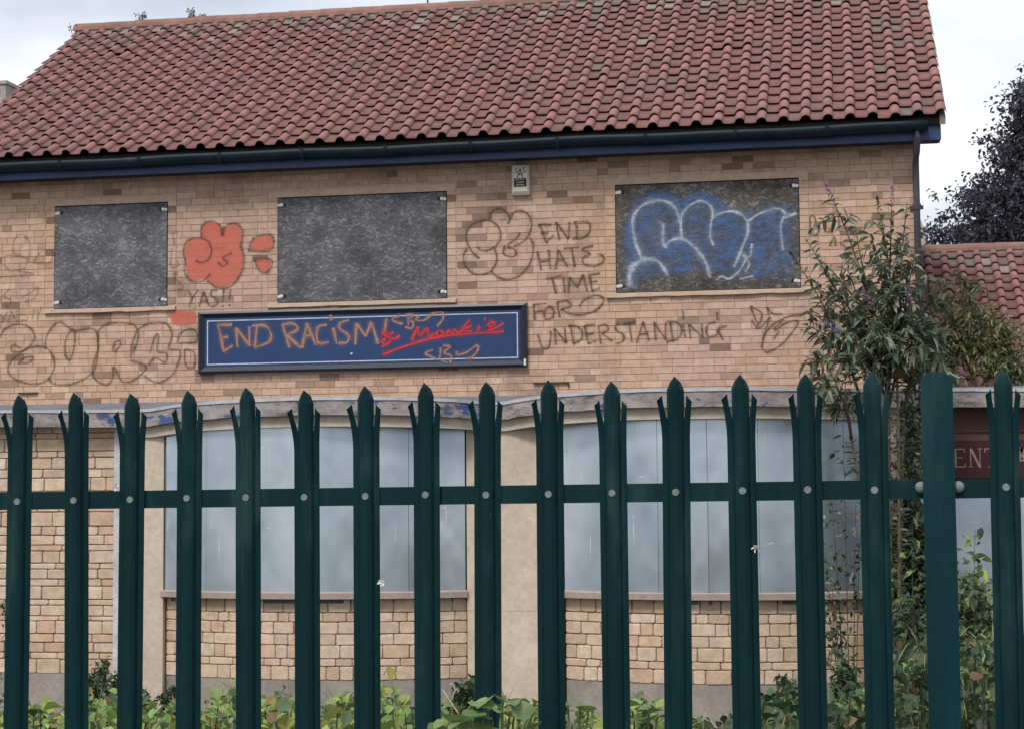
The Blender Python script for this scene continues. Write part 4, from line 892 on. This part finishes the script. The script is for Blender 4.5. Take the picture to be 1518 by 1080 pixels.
tips=[(tp(x,y,Y),None) for x,y,Y in ((1400,425,.9),(1420,408,1.1),(1445,405,1.2),(1462,430,1.0),(1390,460,.8),(1412,470,1.2),(1440,465,.9),(1455,500,1.1),(1480,490,1.2),(1500,495,1.0),(1385,510,1.0),(1405,530,.9),(1478,530,.8),(1505,545,1.0),(1430,520,1.1),(1420,440,.8),(1392,545,.8),(1460,450,1.3),(1372,500,.7),(1378,455,.8),(1490,515,1.1),(1515,560,1.1),(1470,555,.9),(1370,545,.7))]
branch_plant('roof_shrub','yellow green feathery shrub growing on the flat porch roof','bush',sb2,tips,.105,.032,YC,spacing=.03,stemr=.010,start=.1,twigs=11,twl=.30,forks=[tp(1388,562,.8),tp(1412,560,1.0),tp(1440,556,1.0),tp(1468,560,1.1),tp(1495,566,1.0)])

def clump(name,label,cat,px,ytop,Y,wpx,leafL,leafW,cols,n,group=None,depth=.35,zmin=None,stems=True,form=.5,flat=.2):
    """a leafy weed standing on the ground: foliage gets denser towards its top"""
    c=at(px,ytop,Y); sc_=(c-EYE).dot(_F)/CF; hw=wpx*sc_/2; g0=ground_z(c.x,Y); top=c.z
    th=thing(name,label,cat,Vector((c.x,Y,g0)),group); lf=MB(); st=MB()
    tall=(top-g0)>1.9; ns=max(3,min(int(n/40),9 if tall else 99)); ends=[]
    for i in range(ns):
        u=R.uniform(-1,1); x=c.x+u*hw*.85; h=(top-g0)*(1-form*abs(u)**1.6)*R.uniform(.7,1.0); e=Vector((x,Y+R.uniform(-depth,depth),g0+h))
        b0=Vector((c.x+u*hw*.3,Y+R.uniform(-.1,.1),g0)); P=bezier(b0,Vector((b0.x*.6+e.x*.4,e.y,g0+h*.7)),e,6); st.tube(P,[.005*(1-.6*k/6) for k in range(7)],(.05,.06,.03),n=4,cap=False); ends.append(P)
    for i in range(n):
        P=R.choice(ends); t=(R.random()**.75 if tall else 1-R.random()**1.5*.75); k=min(5,int(t*6)); f=t*6-k; p=P[k].lerp(P[min(6,k+1)],min(1,f))+rv()*leafL*R.uniform(.1,.9)*(1.9 if tall else 1)
        p.z=max(p.z,g0+.02)
        d=rv(up=flat); cc=jit(R.choice(cols),.2)
        leaf(lf,p,d,leafL*R.uniform(.55,1.15),leafW*R.uniform(.7,1.15),cc,droop=R.uniform(0,.5),fold=R.uniform(.05,.3))
    st.build('stems',wood_m,th); o=lf.build('foliage',leaf_m,th); o['kind']='stuff'; return th
LG=[(.25,.36,.09),(.31,.41,.11),(.19,.29,.08),(.36,.40,.10),(.24,.34,.12)]
DG=[(.035,.065,.035),(.05,.085,.045),(.03,.05,.03),(.065,.10,.05)]
MG=[(.07,.115,.055),(.10,.15,.07),(.05,.085,.042),(.13,.175,.085)]
GY=[(.17,.19,.10),(.13,.16,.08),(.20,.20,.12),(.10,.13,.06)]
# low weeds between the fence and the pub
W=[('bramble_plant','pale green bramble patch left of the narrow pilaster','bramble',75,1038,-9.5,120,.085,.062,LG,260),
 ('dark_shrub','dark small leaved shrub at the foot of the stone wall','shrub',148,975,-1.0,75,.065,.04,MG+DG,1000),
 ('wall_weed','small dark weed rooted in the narrow pilaster foot','weed',232,962,-.75,42,.07,.05,DG,170),
 ('bramble_plant','bright bramble patch between the shrub and the first bay','bramble',228,1026,-8.8,95,.085,.064,LG,300),
 ('bramble_plant','bramble patch below the left end of the first bay','bramble',320,1036,-9.0,80,.08,.06,LG,200),
 ('feathery_weed','grey green feathery weed under the first bay sill','weed',405,1004,-7.5,58,.07,.022,GY+MG,420),
 ('bramble_plant','yellow green bramble under the middle of the first bay','bramble',495,1036,-9.2,80,.09,.064,LG,200),
 ('feathery_weed','feathery weed below the right end of the first bay','weed',585,1008,-7.2,66,.065,.02,MG+GY,420),
 ('ivy_clump','dark ivy clump at the foot of the wide rendered pier','ivy',690,1008,-1.2,85,.08,.06,DG+MG,600),
 ('bramble_plant','bramble patch in front of the wide rendered pier','bramble',860,1042,-9.0,60,.085,.06,LG,120),
 ('bindweed_plant','leafy bindweed climbing below the second bay','bindweed',950,1032,-10.5,70,.075,.06,MG+LG,240),
 ('ivy_clump','dark ivy clump below the second bay','ivy',1060,1056,-6.0,70,.06,.05,DG+MG,260),
 ('ivy_clump','tall dark ivy mound under the right end of the second bay','ivy',1160,1005,-2.2,85,.085,.07,DG,700),
 ('fern_tuft','bright green tuft sprouting from the stone base','fern',1160,980,-.75,36,.06,.012,LG,130),
 ('nettle_patch','dark nettle patch between the second bay and the buddleia','nettle',1252,980,-2.4,85,.09,.055,DG+MG,900),
 ('nettle_patch','nettle patch with pale tips beneath the buddleia','nettle',1262,1040,-6.5,90,.07,.04,MG+LG,300),
 ('ivy_column','dark ivy climbing the buddleia trunk beside the entrance','ivy',1345,575,-1.0,120,.085,.055,DG+MG+BC,7500),
 ('leafy_sapling','pale large leaved sapling behind the fence rail beside the post','sapling',1345,668,-3.0,40,.12,.075,MG+LG[:2],60),
 ('hop_vine','trailing green vine in front of the entrance pane','vine',1432,735,-1.6,64,.12,.085,MG+LG,420),
 ('nettle_bank','tall grey green nettle bank in front of the entrance','nettle',1440,850,-4.5,115,.095,.042,MG+DG+GY,2600),
 ('nettle_bank','dark nettle bank below the buddleia trunk','nettle',1345,880,-4.0,105,.085,.04,DG+DG+MG,2600),
 ('nettle_bank','nettle bank beside the last pale','nettle',1505,920,-5.0,90,.11,.05,MG+DG,1000),
 ('climbing_stem','thin leafy climber hanging below the flat roof edge','climber',1250,600,-1.0,70,.085,.04,DG+BC,420),
 ('climbing_stem','brown leaved climber over the flat roof corner','climber',1335,585,-.9,70,.09,.045,[(.13,.09,.06),(.10,.09,.05),(.07,.08,.05)],420),
 ('pale_weed','tall weed with white flower beside the stone wall','weed',22,872,-3.0,60,.08,.03,GY+MG,110)]
for a in W: clump(*a)
# the bramble mass over the yard, uncountable
prof_=[(-40,1048),(60,1040),(110,1046),(150,1040),(230,1034),(320,1036),(400,1030),(490,1040),(580,1032),(660,1040),(790,1055),(870,1066),(930,1050),(1000,1068),(1060,1058),(1130,1034),(1250,1024),(1350,965),(1450,925),(1560,930)]
def topat(x):
    for (a,b),(c,d) in zip(prof_,prof_[1:]):
        if a<=x<=c: return b+(d-b)*(x-a)/(c-a)
    return 1050
gc=MB()
for i in range(12000):
    px=R.uniform(-30,1545) if i<9500 else R.uniform(1270,1545); Y=R.uniform(-11.2,-6.2); yt=topat(px)+12+14*math.sin(px*.031)+9*math.sin(px*.083+1)+R.gauss(0,8)+R.random()**1.4*(60 if px<1270 else 190); c=at(px,yt,Y)
    dk=px>1020
    cols=(MG+DG+LG[:1]) if dk else (LG+LG+MG)
    if R.random()<.10: leaf(gc,c,rv(up=1.6),R.uniform(.08,.2),.007,jit(R.choice(((.30,.32,.14),(.18,.25,.09),(.36,.30,.18))),.2),droop=R.uniform(0,.5),fold=.1); continue
    if R.random()<.05: cols=[(.20,.12,.06),(.28,.20,.09)]
    L=.058*R.choice((.45,.7,.9,1.1,1.5))*R.uniform(.8,1.2); leaf(gc,c,rv(up=.35),L,L*.8,jit(R.choice(cols),.2),droop=R.uniform(0,.4),fold=R.uniform(.05,.3))
    if i%12==0: gc.tube([c,Vector((c.x+R.uniform(-.1,.1),Y+R.uniform(-.1,.1),ground_z(c.x,Y)))],[.003,.005],(.05,.07,.03),n=3,cap=False)
o=gc.build('bramble_ground_cover',leaf_m); o['kind']='stuff'; o['label']='bright green bramble and weed mass covering the yard behind the fence'; o['category']='undergrowth'
# large leaved plants in front of the fence
fl_m=mat('leaf_front_mat',rough=.5,var=.25,scale=25,spec=.35,trans=.25,bump=.25,bscale=60)
def big_leaf(col,seed):
    q=random.Random(seed); m=MB(); n=7; V=[]; 
    wid=[.0,.34,.5,.48,.38,.22,0]
    for i in range(n):
        t=i/(n-1); z=-.22*t*t+.04*math.sin(t*5+seed)
        for s in (-1,-.5,0,.5,1):
            wv=wid[i]*s; V.append((wv+q.uniform(-.015,.015),t,z+.12*abs(s)*wid[i]*2+q.uniform(-.02,.02)*abs(s)))
    Fs=[(i*5+k,i*5+k+1,(i+1)*5+k+1,(i+1)*5+k) for i in range(n-1) for k in range(4)]
    m.add(V,Fs,col); return m
BL=[]
for i,c in enumerate([(.20,.29,.115),(.24,.33,.12),(.13,.21,.075),(.30,.36,.09),(.38,.36,.06),(.17,.25,.11)]):
    me=big_leaf(c,i).mesh('leaf',True); me.materials.append(fl_m); BL.append(me)
def front_plant(label,px,Y,ytops,L,group=None):
    b=at(px,900,Y); g0=ground_z(b.x,Y); th=thing('broad_leaved_weed',label,'weed',Vector((b.x,Y,g0)))
    st=MB()
    for (x,y,k,sz) in ytops:
        p=at(x,y,Y+R.uniform(-.12,.06)); P=bezier(Vector((b.x+R.uniform(-.03,.03),Y,g0)),Vector((p.x*.5+b.x*.5,p.y,p.z-.05)),p,6); st.tube(P,[.005-.0004*i for i in range(7)],(.17,.21,.10),n=5,cap=False)
        o=link('leaf',BL[k],None,th); d=Vector((R.uniform(-1,1),R.uniform(-1,.1),R.uniform(.0,.5))).normalized()
        o.location=p; o.rotation_euler=(d.to_track_quat('Y','Z').to_matrix()@Matrix.Rotation(R.uniform(-.4,.4),3,'Y')).to_euler(); o.scale=(L*sz,)*3
    st.build('stems',wood_m,th,True)
front_plant('broad leaved weed standing in front of the cut off pale',735,-14.95,[(680,1052,0,1),(700,1045,1,1.1),(722,1040,0,1.2),(745,1038,5,1.1),(765,1040,2,1),(783,1050,3,1),(790,1055,4,.9),(755,1062,0,1.3),(730,1068,1,1.3),(700,1070,0,1.2),(670,1068,1,1),(715,1056,2,1.1),(778,1068,5,1),(660,1078,2,1),(745,1050,2,1),(740,1082,1,1.5),(690,1085,0,1.3),(790,1080,0,1.1)],.058)
front_plant('small broad leaved weed beside the pale below the second bay',940,-14.5,[(930,1048,1,1),(945,1052,0,1),(962,1056,5,1.1),(975,1062,0,1),(940,1066,2,1),(958,1072,0,1.1),(928,1074,1,1)],.062)
front_plant('curling yellow leaved weed behind the pale by the wide pier',850,-14.4,[(842,1048,0,.9),(860,1050,5,1),(872,1056,3,.8),(848,1072,1,1)],.06)
# dry seed stalks
ds=MB(); p0=at(745,1085,-14.9); dth=thing('dry_seed_stalk','thin pale dry stalk leaning in front of the fence','stalk',Vector((p0.x,-14.9,ground_z(p0.x,-14.9))))
P=[Vector((p0.x,-14.9,ground_z(p0.x,-14.9))),at(700,1088,-14.9),at(656,1021,-14.9)]; ds.tube(P,[.003,.0025,.0018],(.45,.42,.33),n=5); ds.tube([at(669,1037,-14.9),at(675,1022,-14.9),at(670,1011,-14.9)],.0016,(.45,.42,.33),n=4)
for x,y in ((670,1012),(678,1021),(665,1036)):
    c=at(x,y,-14.9)
    for k in range(8): leaf(ds,c,rv(),.006,.005,(.5,.47,.38))
ds.build('stem',wood_m,dth)
# bindweed flowers caught on the fence
petal=mat('petal_mat',rough=.6,var=.05,trans=.3)
for x,y,lab in ((172,721,'white bindweed flower on the pale beside the narrow pilaster'),(566,862,'white bindweed flower on the pale at the first bay sill'),(1121,811,'white bindweed flower on the pale in front of the second bay')):
    c=at(x,y,-14.745); m=MB()
    for k in range(6): leaf(m,c,Vector((math.cos(k*1.05+.3),-.5,math.sin(k*1.05+.3))),.013*R.uniform(.7,1.2),.009,(.72,.72,.71),droop=R.uniform(-.1,.4))
    tag(m.build('bindweed_flower',petal),lab,'flower')
# ridge weeds
for x,y0,hp,lab in ((112,62,22,'sprig growing off the roof verge end'),(209,36,15,'sprig rooted in the ridge near its end'),(284,30,12,'sprig rooted mid ridge left of the aerial'),(300,32,6,'tiny sprig beside the mid ridge sprig')):
    b=at(x,y0-4,3.3); sc_=(b-EYE).dot(_F)/CF; h=hp*sc_; th=thing('ridge_weed','small '+lab,'weed',b); st=MB(); lf=MB()
    for k in range(5):
        e=b+Vector((R.uniform(-.4,.4)*h,R.uniform(-.1,.1),h*R.uniform(.5,1.05))); P=bezier(b-Vector((0,0,.12)),b.lerp(e,.5)+Vector((R.uniform(-.03,.03),0,0)),e,4); st.tube(P,.004,(.15,.14,.10),n=4)
        for j in range(9): leaf(lf,P[2].lerp(P[4],R.random())+rv()*.03,rv(up=.3),.045,.02,jit((.16,.18,.12),.2))
    st.build('stems',wood_m,th); o=lf.build('foliage',leaf_m,th); o['kind']='stuff'
# copper beech behind the low building
tY=22.0; tb=at(1620,360,tY); th=thing('copper_beech_tree','dark purple copper beech behind the low tiled building','tree',Vector((tb.x,tY,0)))
tk=MB(); top=at(1625,70,tY); base=Vector((tb.x,tY,0))
tk.tube([base,base.lerp(top,.3),base.lerp(top,.65),top],[.42,.33,.2,.05],(.07,.06,.055),n=8)
lf=MB(); RT=random.Random(5)
BCOL=[(.066,.055,.080),(.09,.075,.105),(.05,.050,.066),(.12,.105,.135),(.075,.082,.090)]
H0=at(1500,420,tY).z; H1=top.z
for i in range(300):
    t=RT.random()**1.1; z=H0+(H1-H0)*t; rad=(4.5*(1-t)**.8+.25)*RT.uniform(.5,1.0)**.8; a=RT.uniform(0,6.283) if i%3==0 else RT.uniform(1.9,4.4)
    c0=base.lerp(top,(z-.8)/top.z); c0.z=z-.9*(1-t)-.2; e=Vector((c0.x+math.cos(a)*rad,c0.y+math.sin(a)*rad*.6,z+RT.uniform(-.2,.35)))
    P=bezier(c0,c0.lerp(e,.5)+Vector((0,0,.35)),e,8); tk.tube(P,[.03*(1-.85*k/8) for k in range(9)],(.06,.05,.05),n=4,cap=False)
    for k in range(22):
        q=P[RT.randint(1,8)]+Vector((RT.gauss(0,.26),RT.gauss(0,.3),RT.gauss(0,.09)))
        for j in range(16):
            pp=q+Vector((RT.gauss(0,.16),RT.gauss(0,.2),RT.gauss(0,.06))); leaf(lf,pp,rv(RT),RT.uniform(.07,.15),RT.uniform(.05,.09),jit(RT.choice(BCOL),.25,RT),rng=RT)
tk.build('trunk',wood_m,th); o=lf.build('crown',mat('beech_leaf_mat',rough=.5,var=.2,scale=3,trans=.35),th); o['kind']='stuff'
